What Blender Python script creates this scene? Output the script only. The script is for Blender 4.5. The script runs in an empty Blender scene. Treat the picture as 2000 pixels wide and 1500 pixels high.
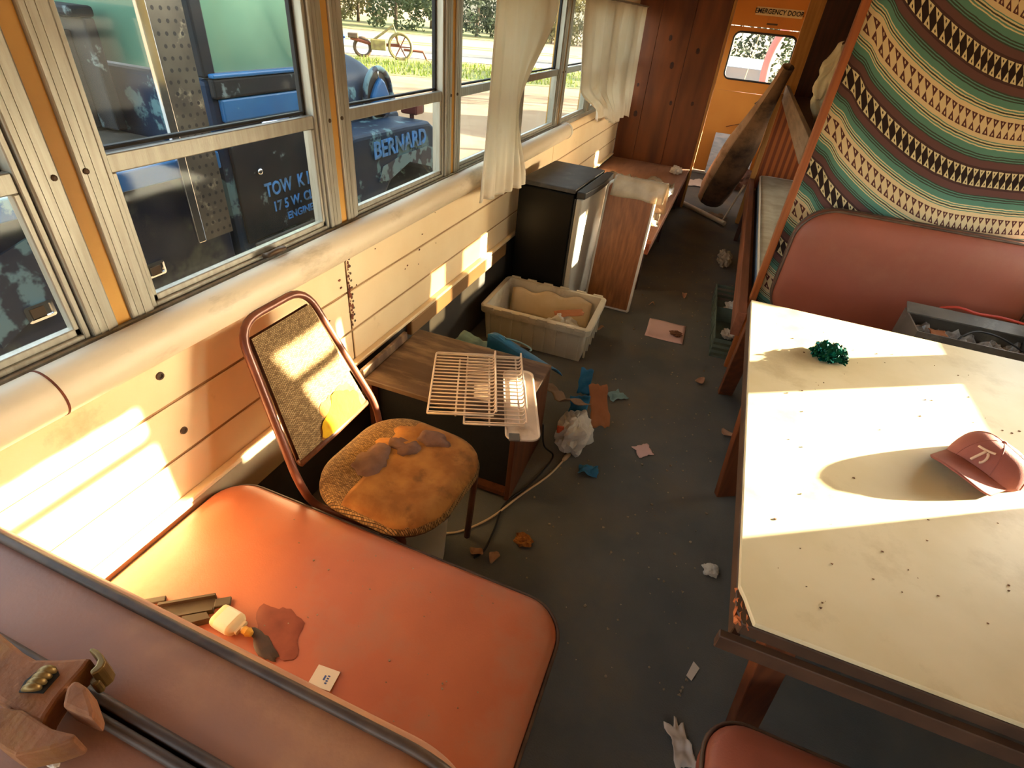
import bpy, math, random
from mathutils import Vector, Matrix, noise
rnd = random.Random(7)
S = bpy.context.scene
COL = S.collection
PI = math.pi

# ------------------------------------------------------------------ camera
RX = Vector((0.9268, 0.2771, -0.2536))      # world x, y, z axes seen in the camera frame (right, down, forward)
RY = Vector((0.3662, -0.5156, 0.7746))
RZ = Vector((0.0838, -0.8107, -0.5794))
FPX = 1036.34
CAM = Vector((0.0, 0.0, 1.65))
cd = bpy.data.cameras.new('camera'); cam = bpy.data.objects.new('camera', cd); COL.objects.link(cam)
cd.sensor_width = 36.0; cd.lens = 36.0 * FPX / 2000.0; cd.clip_start = 0.02; cd.clip_end = 400
right = Vector((RX.x, RY.x, RZ.x)); up = -Vector((RX.y, RY.y, RZ.y)); back = -Vector((RX.z, RY.z, RZ.z))
right.normalize(); back = (back - right * back.dot(right)).normalized(); up = back.cross(right)
mw = Matrix.Identity(4)
for i in range(3):
    mw[i][0] = right[i]; mw[i][1] = up[i]; mw[i][2] = back[i]; mw[i][3] = CAM[i]
cam.matrix_world = mw
S.camera = cam

# ------------------------------------------------------------------ light
SUN_AZ = (0.849, 0.529); SUN_TAN = 0.193
sund = Vector((SUN_AZ[0], SUN_AZ[1], SUN_TAN)).normalized()      # towards the sun
sl = bpy.data.lights.new('sun', 'SUN'); sl.energy = 50.0; sl.color = (1.0, 0.85, 0.64); sl.angle = math.radians(0.6)
so = bpy.data.objects.new('sun', sl); COL.objects.link(so)
so.rotation_euler = sund.to_track_quat('Z', 'Y').to_euler(); so.location = (20, 12, 10)
W = bpy.data.worlds.new('sky'); S.world = W; W.use_nodes = True
wn = W.node_tree.nodes; wl = W.node_tree.links
wbg = wn['Background']
sky = wn.new('ShaderNodeTexSky'); sky.sky_type = 'NISHITA'; sky.sun_disc = False
sky.sun_elevation = math.atan(SUN_TAN); sky.sun_rotation = math.atan2(SUN_AZ[0], SUN_AZ[1]); sky.dust_density = 2.5; sky.air_density = 1.0
hsv = wn.new('ShaderNodeHueSaturation'); hsv.inputs['Saturation'].default_value = 0.55
wl.new(sky.outputs[0], hsv.inputs['Color']); wl.new(hsv.outputs[0], wbg.inputs[0])
wbg.inputs[1].default_value = 1.0
V = S.view_settings
V.view_transform = 'Standard'; V.look = 'None'; V.gamma = 1.0; V.use_curve_mapping = False
V.exposure = 0.82

# ------------------------------------------------------------------ helpers
def ray(px, py):
    c = Vector((px - 1000.0, py - 750.0, FPX)); return Vector((RX.dot(c), RY.dot(c), RZ.dot(c)))
def U(px, py, axis, val):
    """the point of a photo pixel's line of sight on the plane axis = val (0 x, 1 y, 2 z)"""
    d = ray(px, py); t = (val - CAM[axis]) / d[axis]; return CAM + d * t
def lin(c):
    out = []
    for v in c[:3]:
        v = v / 255.0
        out.append(v / 12.92 if v <= 0.04045 else ((v + 0.055) / 1.055) ** 2.4)
    return tuple(out) + (1.0,)
MATS = {}
def mat(name, c1, c2=None, scale=6.0, rough=0.6, metal=0.0, bump=0.0, bscale=60.0, lo=0.35, hi=0.65, stretch=None,
        dirt=None, dscale=2.0, dlo=0.55, dhi=0.75, spec=0.4, translucent=0.0, emit=None, detail=5.0, wave=None, glass=None, coat=0.0):
    """procedural material: two colours mixed by noise, an optional third over it in patches, fine relief"""
    m = bpy.data.materials.new(name); m.use_nodes = True
    n = m.node_tree.nodes; l = m.node_tree.links
    b = n['Principled BSDF']; out = n['Material Output']
    b.inputs['Roughness'].default_value = rough; b.inputs['Metallic'].default_value = metal
    b.inputs['Specular IOR Level'].default_value = spec; b.inputs['Coat Weight'].default_value = coat
    tc = n.new('ShaderNodeTexCoord'); mp = n.new('ShaderNodeMapping'); l.new(tc.outputs['Object'], mp.inputs[0])
    if stretch: mp.inputs['Scale'].default_value = stretch
    col = None
    if c2 is not None:
        if wave:
            nz = n.new('ShaderNodeTexWave'); nz.inputs['Scale'].default_value = wave[0]; nz.inputs['Distortion'].default_value = wave[1]
            nz.inputs['Detail'].default_value = 3; nz.inputs['Detail Scale'].default_value = wave[2]; fac = nz.outputs['Fac']
        else:
            nz = n.new('ShaderNodeTexNoise'); nz.inputs['Scale'].default_value = scale; nz.inputs['Detail'].default_value = detail; fac = nz.outputs['Fac']
        l.new(mp.outputs[0], nz.inputs['Vector'])
        r = n.new('ShaderNodeValToRGB'); r.color_ramp.elements[0].position = lo; r.color_ramp.elements[1].position = hi
        r.color_ramp.elements[0].color = lin(c1); r.color_ramp.elements[1].color = lin(c2)
        l.new(fac, r.inputs[0]); col = r.outputs[0]
    else:
        b.inputs['Base Color'].default_value = lin(c1)
    if dirt:
        if col is None:
            rgb = n.new('ShaderNodeRGB'); rgb.outputs[0].default_value = lin(c1); col = rgb.outputs[0]
        dn = n.new('ShaderNodeTexNoise'); dn.inputs['Scale'].default_value = dscale; dn.inputs['Detail'].default_value = 9.0; dn.inputs['Roughness'].default_value = 0.65
        l.new(mp.outputs[0], dn.inputs['Vector'])
        dr = n.new('ShaderNodeMapRange'); dr.inputs['From Min'].default_value = dlo; dr.inputs['From Max'].default_value = dhi; l.new(dn.outputs['Fac'], dr.inputs[0])
        mx = n.new('ShaderNodeMix'); mx.data_type = 'RGBA'; l.new(dr.outputs[0], mx.inputs[0]); l.new(col, mx.inputs[6]); mx.inputs[7].default_value = lin(dirt)
        col = mx.outputs[2]
    if col is not None: l.new(col, b.inputs['Base Color'])
    if bump:
        bn = n.new('ShaderNodeTexNoise'); bn.inputs['Scale'].default_value = bscale; bn.inputs['Detail'].default_value = 4.0; l.new(mp.outputs[0], bn.inputs['Vector'])
        bp = n.new('ShaderNodeBump'); bp.inputs['Strength'].default_value = bump; bp.inputs['Distance'].default_value = 0.003
        l.new(bn.outputs['Fac'], bp.inputs['Height']); l.new(bp.outputs[0], b.inputs['Normal'])
    if emit:
        b.inputs['Emission Color'].default_value = lin(emit[0]); b.inputs['Emission Strength'].default_value = emit[1]
    if translucent:
        tr = n.new('ShaderNodeBsdfTranslucent'); ms = n.new('ShaderNodeMixShader'); ms.inputs[0].default_value = translucent
        if col is not None: l.new(col, tr.inputs[0])
        else: tr.inputs[0].default_value = lin(c1)
        l.new(b.outputs[0], ms.inputs[1]); l.new(tr.outputs[0], ms.inputs[2]); l.new(ms.outputs[0], out.inputs[0])
    if glass is not None:      # a thin pane or film: clear, with a sheen and a share of dusty surface
        tr = n.new('ShaderNodeBsdfTransparent'); tr.inputs[0].default_value = lin(c1)
        gl = n.new('ShaderNodeBsdfGlossy'); gl.inputs['Roughness'].default_value = rough
        lw = n.new('ShaderNodeLayerWeight'); lw.inputs[0].default_value = 0.5
        pw = n.new('ShaderNodeMath'); pw.operation = 'POWER'; pw.inputs[1].default_value = 5.0; l.new(lw.outputs['Facing'], pw.inputs[0])
        fr = n.new('ShaderNodeMath'); fr.operation = 'MULTIPLY_ADD'; fr.inputs[1].default_value = 0.3; fr.inputs[2].default_value = 0.012; l.new(pw.outputs[0], fr.inputs[0])
        ms = n.new('ShaderNodeMixShader'); l.new(fr.outputs[0], ms.inputs[0]); l.new(tr.outputs[0], ms.inputs[1]); l.new(gl.outputs[0], ms.inputs[2])
        m2 = n.new('ShaderNodeMixShader')
        dn = n.new('ShaderNodeTexNoise'); dn.inputs['Scale'].default_value = 9.0; dn.inputs['Detail'].default_value = 8.0; l.new(mp.outputs[0], dn.inputs['Vector'])
        dr = n.new('ShaderNodeMapRange'); dr.inputs['From Min'].default_value = 0.3; dr.inputs['From Max'].default_value = 0.8
        dr.inputs['To Min'].default_value = glass[0]; dr.inputs['To Max'].default_value = glass[1]
        l.new(dn.outputs['Fac'], dr.inputs[0]); l.new(dr.outputs[0], m2.inputs[0]); l.new(ms.outputs[0], m2.inputs[1]); l.new(b.outputs[0], m2.inputs[2]); l.new(m2.outputs[0], out.inputs[0])
    MATS[name] = m
    return m

class G:
    """collects vertices and faces of ONE piece"""
    def __init__(s): s.v = []; s.f = []
    def add(s, vs, fs):
        o = len(s.v); s.v += [Vector(p) for p in vs]; s.f += [tuple(i + o for i in f) for f in fs]; return s
    def box(s, x0, x1, y0, y1, z0, z1, M=None):
        vs = [Vector(p) for p in ((x0,y0,z0),(x1,y0,z0),(x1,y1,z0),(x0,y1,z0),(x0,y0,z1),(x1,y0,z1),(x1,y1,z1),(x0,y1,z1))]
        if M: vs = [M @ p for p in vs]
        return s.add(vs, [(0,3,2,1),(4,5,6,7),(0,1,5,4),(1,2,6,5),(2,3,7,6),(3,0,4,7)])
    def tube(s, pts, r, n=8, closed=False, cap=True):
        pts = [Vector(p) for p in pts]; m = len(pts); o = len(s.v); prev = None
        for i, p in enumerate(pts):
            if closed: t = pts[(i+1) % m] - pts[i-1]
            else: t = pts[min(i+1, m-1)] - pts[max(i-1, 0)]
            t.normalize()
            if prev is None:
                a = t.orthogonal().normalized()
            else:
                a = (prev - t * prev.dot(t))
                a = a.normalized() if a.length > 1e-6 else t.orthogonal().normalized()
            prev = a; b = t.cross(a); rr = r[i] if isinstance(r, (list, tuple)) else r
            for k in range(n):
                an = 2*PI*k/n; s.v.append(p + (a*math.cos(an) + b*math.sin(an)) * rr)
        for i in range(m if closed else m-1):
            j = (i+1) % m
            for k in range(n):
                k2 = (k+1) % n; s.f.append((o+i*n+k, o+i*n+k2, o+j*n+k2, o+j*n+k))
        if cap and not closed:
            s.f.append(tuple(o+k for k in reversed(range(n)))); s.f.append(tuple(o+(m-1)*n+k for k in range(n)))
        return s
    def prism(s, poly, vec, M=None):
        """closed outline (3-D points) swept along vec"""
        vec = Vector(vec); a = [Vector(p) for p in poly]; b = [p + vec for p in a]
        if M: a = [M @ p for p in a]; b = [M @ p for p in b]
        n = len(a)
        return s.add(a + b, [tuple(reversed(range(n))), tuple(range(n, 2*n))] + [(i, (i+1) % n, n+(i+1) % n, n+i) for i in range(n)])
    def rstack(s, w, h, r, prof, M=None, n=6, caps=(True, True), rk=(1,1,1,1)):
        """rounded rectangles stacked along local z: prof = [(inset, z), ...]"""
        o = len(s.v); cnt = 4*(n+1)
        for ins, z in prof:
            ww = w/2-ins; hh = h/2-ins; rr = max(min(r-ins, ww, hh), 0.002) if r-ins > 0.002 else min(0.004, ww, hh)
            r0 = rr
            for q, (sx, sy) in enumerate(((1,1),(-1,1),(-1,-1),(1,-1))):
                rr = max(r0*rk[q], 0.002)
                for k in range(n+1):
                    an = q*PI/2 + k*PI/2/n
                    p = Vector((sx*(ww-rr) + rr*math.cos(an), sy*(hh-rr) + rr*math.sin(an), z))
                    s.v.append(M @ p if M else p)
        m = len(prof)
        for i in range(m-1):
            for k in range(cnt):
                k2 = (k+1) % cnt; s.f.append((o+i*cnt+k, o+i*cnt+k2, o+(i+1)*cnt+k2, o+(i+1)*cnt+k))
        if caps[0]: s.f.append(tuple(o+k for k in reversed(range(cnt))))
        if caps[1]: s.f.append(tuple(o+(m-1)*cnt+k for k in range(cnt)))
        return s
    def lathe(s, prof, c=(0,0,0), n=20, M=None, caps=(True, True)):
        o = len(s.v); c = Vector(c)
        for r, z in prof:
            for k in range(n):
                p = Vector((r*math.cos(2*PI*k/n), r*math.sin(2*PI*k/n), z))
                s.v.append((M @ p if M else p) + c)
        m = len(prof)
        for i in range(m-1):
            for k in range(n):
                k2 = (k+1) % n; s.f.append((o+i*n+k, o+i*n+k2, o+(i+1)*n+k2, o+(i+1)*n+k))
        if caps[0]: s.f.append(tuple(o+k for k in reversed(range(n))))
        if caps[1]: s.f.append(tuple(o+(m-1)*n+k for k in range(n)))
        return s
    def grid(s, fn, nu, nv, wrap=False):
        o = len(s.v); cu = nu if wrap else nu+1
        for j in range(nv+1):
            for i in range(cu): s.v.append(Vector(fn(i/nu, j/nv)))
        for j in range(nv):
            for i in range(nu):
                i2 = (i+1) % cu; s.f.append((o+j*cu+i, o+j*cu+i2, o+(j+1)*cu+i2, o+(j+1)*cu+i))
        return s
    def crumple(s, amp, sc, seed=0.0):
        off = Vector((seed*3.1, seed*7.7, seed*1.3))
        for i, p in enumerate(s.v): s.v[i] = p + noise.noise_vector(p*sc + off)*amp
        return s

def build(name, g, m, parent=None, smooth=False, bevel=0.0, seg=2, solid=0.0, angle=None, label=None):
    me = bpy.data.meshes.new(name); me.from_pydata([tuple(p) for p in g.v], [], g.f); me.update()
    if smooth: me.polygons.foreach_set('use_smooth', [True]*len(me.polygons))
    if angle is not None: me.set_sharp_from_angle(angle=math.radians(angle))
    me.materials.append(MATS[m] if isinstance(m, str) else m)
    o = bpy.data.objects.new(name, me); COL.objects.link(o)
    if parent is not None:
        o.parent = parent
        if parent.type == 'EMPTY': o.matrix_parent_inverse = Matrix.Translation(-Vector(parent.location))
    if solid:
        md = o.modifiers.new('solid', 'SOLIDIFY'); md.thickness = solid; md.offset = 0
    if bevel:
        md = o.modifiers.new('bevel', 'BEVEL'); md.width = bevel; md.segments = seg; md.limit_method = 'ANGLE'; md.angle_limit = math.radians(40)
    if label: o['label'] = label
    return o
def tag(o, label, cat, group=None, kind=None):
    if label: o['label'] = label
    if cat: o['category'] = cat
    if group: o['group'] = group
    if kind: o['kind'] = kind
    return o
def thing(name, label, cat, loc=(0,0,0), group=None):
    o = bpy.data.objects.new(name, None); COL.objects.link(o); o.location = loc; o.empty_display_size = 0.05
    return tag(o, label, cat, group)
def struct(name, loc=(0,0,0), label=None):
    o = bpy.data.objects.new(name, None); COL.objects.link(o); o.location = loc; o['kind'] = 'structure'
    if label: o['label'] = label
    return o
def text(name, body, size, M, m, parent, depth=0.001, sx=1.0, shear=0.0, space=1.0, bold=0.022):
    cu = bpy.data.curves.new(name, 'FONT'); cu.body = body; cu.size = size; cu.extrude = depth; cu.shear = shear; cu.space_character = space; cu.offset = size*bold
    cu.align_x = 'CENTER'; cu.align_y = 'CENTER'; cu.resolution_u = 3
    fo_ = bpy.data.objects.new(name, cu); me = bpy.data.meshes.new_from_object(fo_); bpy.data.objects.remove(fo_); bpy.data.curves.remove(cu)
    me.materials.clear(); me.materials.append(MATS[m]); o = bpy.data.objects.new(name, me); COL.objects.link(o); o.parent = parent
    mm = M @ Matrix.Diagonal((sx, 1, 1, 1))
    o.matrix_parent_inverse = Matrix.Translation(-Vector(parent.location)) if parent.type == 'EMPTY' else Matrix.Identity(4)
    o.matrix_basis = mm
    return o
def frame(o, xa, ya):
    """4x4 with origin o, local x along xa, local y along ya"""
    x = Vector(xa).normalized(); y = Vector(ya); y = (y - x*y.dot(x)).normalized(); z = x.cross(y)
    m = Matrix.Identity(4)
    for i in range(3): m[i][0] = x[i]; m[i][1] = y[i]; m[i][2] = z[i]; m[i][3] = o[i]
    return m
def rloop(w, h, r, z, M, n=6, inset=0.0, rk=(1,1,1,1)):
    g = G().rstack(w, h, r, [(inset, z)], M, n, (False, False), rk); return g.v
def smoothstep(a, b, x):
    t = min(max((x-a)/(b-a), 0), 1); return t*t*(3-2*t)

# ------------------------------------------------------------------ materials
mat('floor_mat', (86,86,83), (102,98,91), scale=3, rough=0.85, bump=0.5, bscale=180, dirt=(112,100,82), dscale=1.6, dlo=0.5, dhi=0.72, spec=0.2)
mat('cream_paint', (236,210,168), (229,199,154), scale=3, rough=0.45, bump=0.05, bscale=30, dirt=(176,134,92), dscale=5, dlo=0.63, dhi=0.85)
mat('groove_paint', (176,138,94), (158,118,76), scale=8, rough=0.7)
mat('duct_paint', (205,186,156), (216,198,170), scale=5, rough=0.5, bump=0.08, bscale=120, dirt=(150,128,98), dscale=9, dlo=0.56, dhi=0.78, stretch=(1,0.35,1))
mat('yellow_strip', (201,152,72), (190,140,62), scale=8, rough=0.5)
mat('aluminium', (172,168,156), (156,150,136), scale=10, rough=0.42, metal=0.55, stretch=(6,6,0.6), bump=0.12, bscale=60, dirt=(150,134,110), dscale=14, dlo=0.6, dhi=0.85)
mat('dark_gasket', (40,38,36), rough=0.7)
mat('bolt_metal', (66,54,42), (92,70,50), rough=0.55, metal=0.4)
mat('window_glass', (250,253,250), rough=0.06, glass=(0.003, 0.03))
MATS['window_glass'].node_tree.nodes['Principled BSDF'].inputs['Base Color'].default_value = lin((215,212,200))
mat('rust', (116,58,32), (78,38,22), scale=30, rough=0.85)
mat('brown_ledge', (142,104,62), (116,82,46), scale=5, rough=0.7, stretch=(1,0.15,1), dirt=(190,164,124), dscale=5, dlo=0.55, dhi=0.8)
mat('grey_panel', (178,160,128), (160,142,112), scale=4, rough=0.6, dirt=(110,92,68), dscale=8, dlo=0.6, dhi=0.8)
mat('dark_wall', (50,44,38), (62,54,44), scale=5, rough=0.8)
mat('ceiling_paint', (214,196,164), (204,186,152), scale=3, rough=0.6)
mat('plywood', (136,70,26), (84,38,12), scale=2.2, rough=0.5, stretch=(3.0,3.0,0.5), detail=8, lo=0.3, hi=0.7, dirt=(70,34,12), dscale=2.2, dlo=0.62, dhi=0.8)
mat('sheer_cloth', (150,140,122), rough=0.8, glass=(0.15,0.35))
mat('shade_cloth', (190,170,136), (176,154,120), scale=5, rough=0.95)
mat('knot', (50,24,10), (78,38,14), scale=30, rough=0.6)
mat('door_paint', (206,134,52), (196,122,44), scale=2, rough=0.45, dirt=(160,96,34), dscale=4, dlo=0.6, dhi=0.85)
mat('sign_white', (214,190,140), rough=0.6)
mat('ink', (22,18,16), rough=0.6)
mat('dark_wood', (72,34,18), (48,22,12), rough=0.6, scale=3, stretch=(10,10,0.8))
mat('pine', (188,132,66), (166,110,50), rough=0.55, scale=3, stretch=(12,12,0.8))
mat('striped_ply', (176,92,36), (126,56,18), rough=0.5, wave=(1.1,2.0,1.0), stretch=(5,5,0.25))
mat('grey_board', (140,112,88), (112,86,64), rough=0.75, scale=4, stretch=(6,0.6,6), dirt=(92,70,52), dscale=6)
mat('red_board', (134,80,54), (104,58,38), rough=0.6, scale=4, stretch=(6,0.5,6))
mat('post_wood', (158,88,40), (130,66,26), rough=0.5, scale=3, stretch=(12,12,0.8))
mat('table_leg_wood', (120,64,32), (90,44,20), rough=0.5, scale=3, stretch=(12,12,0.8))

# ------------------------------------------------------------------ the bus shell
XL = -1.15; XR = 1.50; ZC = 1.98; YF = -1.9; YB = 8.1
fl = struct('floor')
build('floor_sheet', G().box(XL-0.06, XR+0.06, YF, YB+0.05, -0.06, 0.0), 'floor_mat', fl)
cl = struct('ceiling')
for k in range(7):
    a = k/7; b = (k+1)/7
    def zz(t): return ZC - 0.10*(2*t-1)**2 + 0.04
    xa = XL-0.07 + a*(XR-XL+0.14); xb = XL-0.07 + b*(XR-XL+0.14)
    build('ceiling_panel', G().prism([(xa,YF,zz(a)),(xb,YF,zz(b)),(xb,YF,zz(b)+0.03),(xa,YF,zz(a)+0.03)], (0,YB-YF+0.05,0)), 'ceiling_paint', cl)

wl_ = struct('wall_left', label='cream boarded bus side wall under a row of windows')
wr_ = struct('wall_right')
# boards below the windows, with a riveted seam
rows = [(0.445,0.572),(0.580,0.735),(0.743,0.896),(0.904,1.0)]
segs = [(YF,1.466),(1.474,3.90),(3.908,6.19)]
for z0, z1 in rows:
    for y0, y1 in segs:
        build('board', G().box(XL-0.005, XL, y0, y1, z0, z1), 'cream_paint', wl_, bevel=0.003, seg=1)
build('groove_sheet', G().box(XL-0.03, XL-0.006, YF, 6.19, 0.44, 1.0), 'groove_paint', wl_)
build('outer_skin', G().box(XL-0.075, XL-0.032, YF, YB, -0.5, 1.0), 'dark_wall', wl_)
build('ledge_top', G().box(XL, XL+0.028, YF, 6.1, 0.436, 0.452), 'cream_paint', wl_, bevel=0.003, seg=1)
build('ledge_panel', G().box(XL, XL+0.026, YF, 1.36, 0.30, 0.436), 'grey_panel', wl_, bevel=0.003, seg=1)
build('ledge_plank', G().box(XL, XL+0.030, 1.86, 3.02, 0.36, 0.4355), 'brown_ledge', wl_, bevel=0.004, seg=1)
build('lower_wall', G().box(XL-0.03, XL, YF, 6.19, 0.0, 0.436), 'dark_wall', wl_)
g = G()
for i in range(26):
    z = 0.60 + i*0.0125; y = 1.475 + rnd.uniform(-0.004, 0.012)
    n = rnd.randint(5,7); r = rnd.uniform(0.003, 0.012)
    g.prism([(XL+0.0005, y+r*rnd.uniform(.5,1.2)*math.cos(2*PI*k/n), z+r*rnd.uniform(.6,1.4)*math.sin(2*PI*k/n)) for k in range(n)], (0.0012,0,0))
for i in range(14):
    z = rnd.uniform(0.6,0.88); y = rnd.uniform(1.3,2.2); r = rnd.uniform(0.003,0.007); n = 5
    g.prism([(XL+0.0005, y+r*rnd.uniform(.5,1.4)*math.cos(2*PI*k/n), z+r*rnd.uniform(.4,1.0)*math.sin(2*PI*k/n)) for k in range(n)], (0.0012,0,0))
o = build('rust_chips', g, 'rust', wl_); o['kind'] = 'stuff'
for i in range(11):
    build('rivet', G().lathe([(0.005,0),(0.0045,0.002),(0.002,0.003)], (0,0,0), 8, Matrix.Translation((XL,1.492,0.61+i*0.028)) @ Matrix.Rotation(PI/2,4,'Y')), 'bolt_metal', wl_)
for (y, z) in ((0.71,0.83),(0.72,0.645)):
    build('screw_hole', G().lathe([(0.011,0),(0.010,0.004),(0.006,0.004),(0.005,0.001)], (0,0,0), 12, Matrix.Translation((XL,y,z)) @ Matrix.Rotation(PI/2,4,'Y')), 'bolt_metal', wl_)

# windows, pillars: one function for both sides
PITCH = 0.805; HEAD = 1.74
def window_row(x, sgn, sill, y_first, n, wall, first_no, rail=None, skip_curt=()):
    """sgn: +1 when the room lies towards +x of the wall"""
    def bx(y0, y1, z0, z1, d0, d1): return G().box(min(x+sgn*d0, x+sgn*d1), max(x+sgn*d0, x+sgn*d1), y0, y1, z0, z1)
    rail = rail or 1.32
    build('header', bx(YF, 6.38, HEAD+0.02, ZC+0.02, -0.07, 0.0), 'cream_paint', wall)
    build('sill', bx(YF, 6.19, sill-0.03, sill, -0.07, 0.012), 'aluminium', wall, bevel=0.003, seg=1)
    for i in range(n+1):
        yc = y_first + i*PITCH
        build('pillar_core', bx(yc-0.045, yc+0.045, sill, HEAD+0.02, -0.065, 0.004), 'yellow_strip', wall)
        for s in (-1, 1):
            a, b = sorted((yc+s*0.017, yc+s*0.072))
            p = build('pillar_cover', bx(a, b, sill, HEAD+0.02, -0.03, 0.012), 'aluminium', wall, bevel=0.004, seg=2)
            for q in (range(2) if sgn > 0 else ()):
                yy = a + 0.014 + q*0.016
                build('flute', bx(yy, yy+0.008, sill, HEAD, 0.0115, 0.0132), 'aluminium', p)
            build('bolt', G().lathe([(0.006,0),(0.0055,0.003),(0.003,0.004)], (0,0,0), 10, Matrix.Translation((x+sgn*0.012, yc+s*0.030, rail+0.0)) @ Matrix.Rotation(sgn*PI/2,4,'Y')), 'bolt_metal', wall)
    for i in range(n):
        y0 = y_first + i*PITCH + 0.074; y1 = y_first + (i+1)*PITCH - 0.074
        w = struct('window_%d' % (first_no+i), ((x, (y0+y1)/2, sill)))
        # outer frame, lower sash, upper sash set back by one track
        def ring(name, z0, z1, d0, d1, t, m='aluminium'):
            pp = [(y0, y0+t, z0, z1), (y1-t, y1, z0, z1), (y0+t, y1-t, z0, z0+t), (y0+t, y1-t, z1-t, z1)]
            for (a, b, c, d) in pp: build(name, bx(a, b, c, d, d0, d1), m, w, bevel=0.002, seg=1)
        ring('frame_bar', sill, HEAD+0.02, -0.045, 0.004, 0.012)
        for (a, b, c, d) in ((y0+0.012, y0+0.024, sill+0.012, rail-0.018), (y1-0.024, y1-0.012, sill+0.012, rail-0.018), (y0+0.012, y1-0.012, sill+0.012, sill+0.028), (y0+0.012, y1-0.012, rail-0.018, rail+0.018)):
            build('lower_sash_bar', bx(a, b, c, d, -0.022, -0.002), 'aluminium', w, bevel=0.002, seg=1)
        for (a, b, c, d) in ((y0+0.012, y0+0.022, rail+0.0, HEAD), (y1-0.022, y1-0.012, rail+0.0, HEAD), (y0+0.012, y1-0.012, rail+0.019, rail+0.027), (y0+0.012, y1-0.012, HEAD-0.02, HEAD)):
            build('upper_sash_bar', bx(a, b, c, d, -0.042, -0.026), 'dark_gasket', w, bevel=0.002, seg=1)
        build('lower_pane', bx(y0+0.022, y1-0.022, sill+0.026, rail-0.018, -0.013, -0.010), 'window_glass', w)
        build('upper_pane', bx(y0+0.020, y1-0.020, rail+0.026, HEAD-0.018, -0.036, -0.033), 'window_glass', w)
window_row(XL, 1, 1.0, 0.675-2*PITCH, 9, wl_, 1)
o = build('latch', G().tube([(XL+0.012,1.10,1.012),(XL+0.03,1.10,1.018),(XL+0.034,1.13,1.022),(XL+0.03,1.16,1.018),(XL+0.012,1.16,1.012)], 0.008, 8), 'bolt_metal', wl_, True)

# right side: the windows the sun comes in by
SILL_R = 0.838
build('right_panel', G().box(XR, XR+0.06, YF, YB, -0.06, SILL_R-0.03), 'cream_paint', wr_)
window_row(XR, -1, SILL_R, 2.397-PITCH, 8, wr_, 11, rail=1.28)
build('front_side_panel', G().box(XR, XR+0.06, YF, 1.52, SILL_R-0.03, HEAD+0.02), 'cream_paint', wr_)  # unseen panel added to block the sun of the front windows
for i in range(8):                                            # unseen cloths added over those windows to block the higher sun
    y0 = 2.397-PITCH+i*PITCH+0.05; y1 = y0+PITCH-0.10; zb = 1.375 if i < 2 else 1.17
    if i == 1: y1 = 2.87
    if i == 2: y0 = 3.05
    g = G().grid(lambda u,v,y0=y0,y1=y1,zb=zb: (XR-0.024+0.006*math.sin(u*40), y0+(y1-y0)*u, zb+(HEAD-zb)*v), 40, 6)
    build('window_shade', g, 'shade_cloth', wr_, True, solid=0.002)
    if i == 1: build('window_shade', G().grid(lambda u,v: (XR-0.024+0.006*math.sin(u*9), 2.865+0.165*u, 1.12+(HEAD-1.12)*v), 12, 6), 'shade_cloth', wr_, True, solid=0.002)
    if i == 3: y1 = y0+0.27
    if i in (2, 3): build('sheer_curtain', G().grid(lambda u,v,y0=y0,y1=y1,zb=zb: (XR-0.020+0.006*math.sin(u*60), y0+(y1-y0)*u, SILL_R+0.005+(zb-SILL_R-0.005)*v), 60, 4), 'sheer_cloth', wr_, True)  # unseen sheet added to dim the sun through the lower panes
# past the last window on either side
build('rear_side_panel', G().box(XL-0.07, XL-0.005, 6.39, YB, 0.0, 0.97), 'cream_paint', wl_)
build('rear_side_panel', G().box(XL-0.07, XL-0.005, 6.39, YB, 1.76, ZC+0.02), 'cream_paint', wl_)
build('rear_header', G().box(XR, XR+0.06, 6.38, YB, HEAD+0.02, ZC+0.02), 'cream_paint', wr_)
# front: cowl and windshield posts behind the camera
wf = struct('wall_front')
build('cowl', G().box(XL-0.06, XR+0.06, YF-0.06, YF, -0.06, 0.85), 'cream_paint', wf)
build('front_header', G().box(XL-0.06, XR+0.06, YF-0.06, YF, 1.75, ZC+0.05), 'cream_paint', wf)
for x in (XL-0.03, 0.05, XR+0.03): build('windshield_post', G().box(x-0.04, x+0.04, YF-0.06, YF, 0.85, 1.75), 'aluminium', wf)

# rear: plywood partition on the left, emergency door at the very back
wp = struct('wall_partition', label='knotty plywood partition of tall panels beside the emergency door')
YP = 6.2
xs = [XL, -0.93, -0.62, -0.31]
for a, b in zip(xs[:-1], xs[1:]):
    build('plywood_panel', G().box(a+0.0015, b-0.0015, YP, YP+0.02, 0.0, ZC), 'plywood', wp, bevel=0.002, seg=1)
build('backing_board', G().box(XL, -0.31, YP+0.0205, YP+0.032, 0.0, ZC), 'dark_wood', wp)  # added to stop light leaking through the panel joints
build('partition_edge', G().box(-0.31, -0.285, YP-0.005, YP+0.05, 0.0, ZC), 'pine', wp, bevel=0.003, seg=1)
for (x, z, rx, rz) in ((-0.80,1.52,0.016,0.026),(-0.52,1.44,0.018,0.026),(-0.73,1.30,0.018,0.032),(-0.66,0.98,0.014,0.022),(-0.99,0.84,0.020,0.030),(-0.45,1.00,0.014,0.02),(-1.02,1.10,0.012,0.018)):
    build('knot', G().prism([(x+rx*math.cos(2*PI*k/12)*(1+0.2*math.sin(3*k)), YP-0.0012, z+rz*math.sin(2*PI*k/12)) for k in range(12)], (0,0.0015,0)), 'knot', wp)
wq = struct('wall_rear')
build('rear_panel', G().box(XL-0.06, -0.47, YB, YB+0.04, 0.0, ZC+0.05), 'door_paint', wq)
build('rear_panel', G().box(0.50, XR+0.06, YB, YB+0.04, 0.0, ZC+0.05), 'door_paint', wq)
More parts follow.
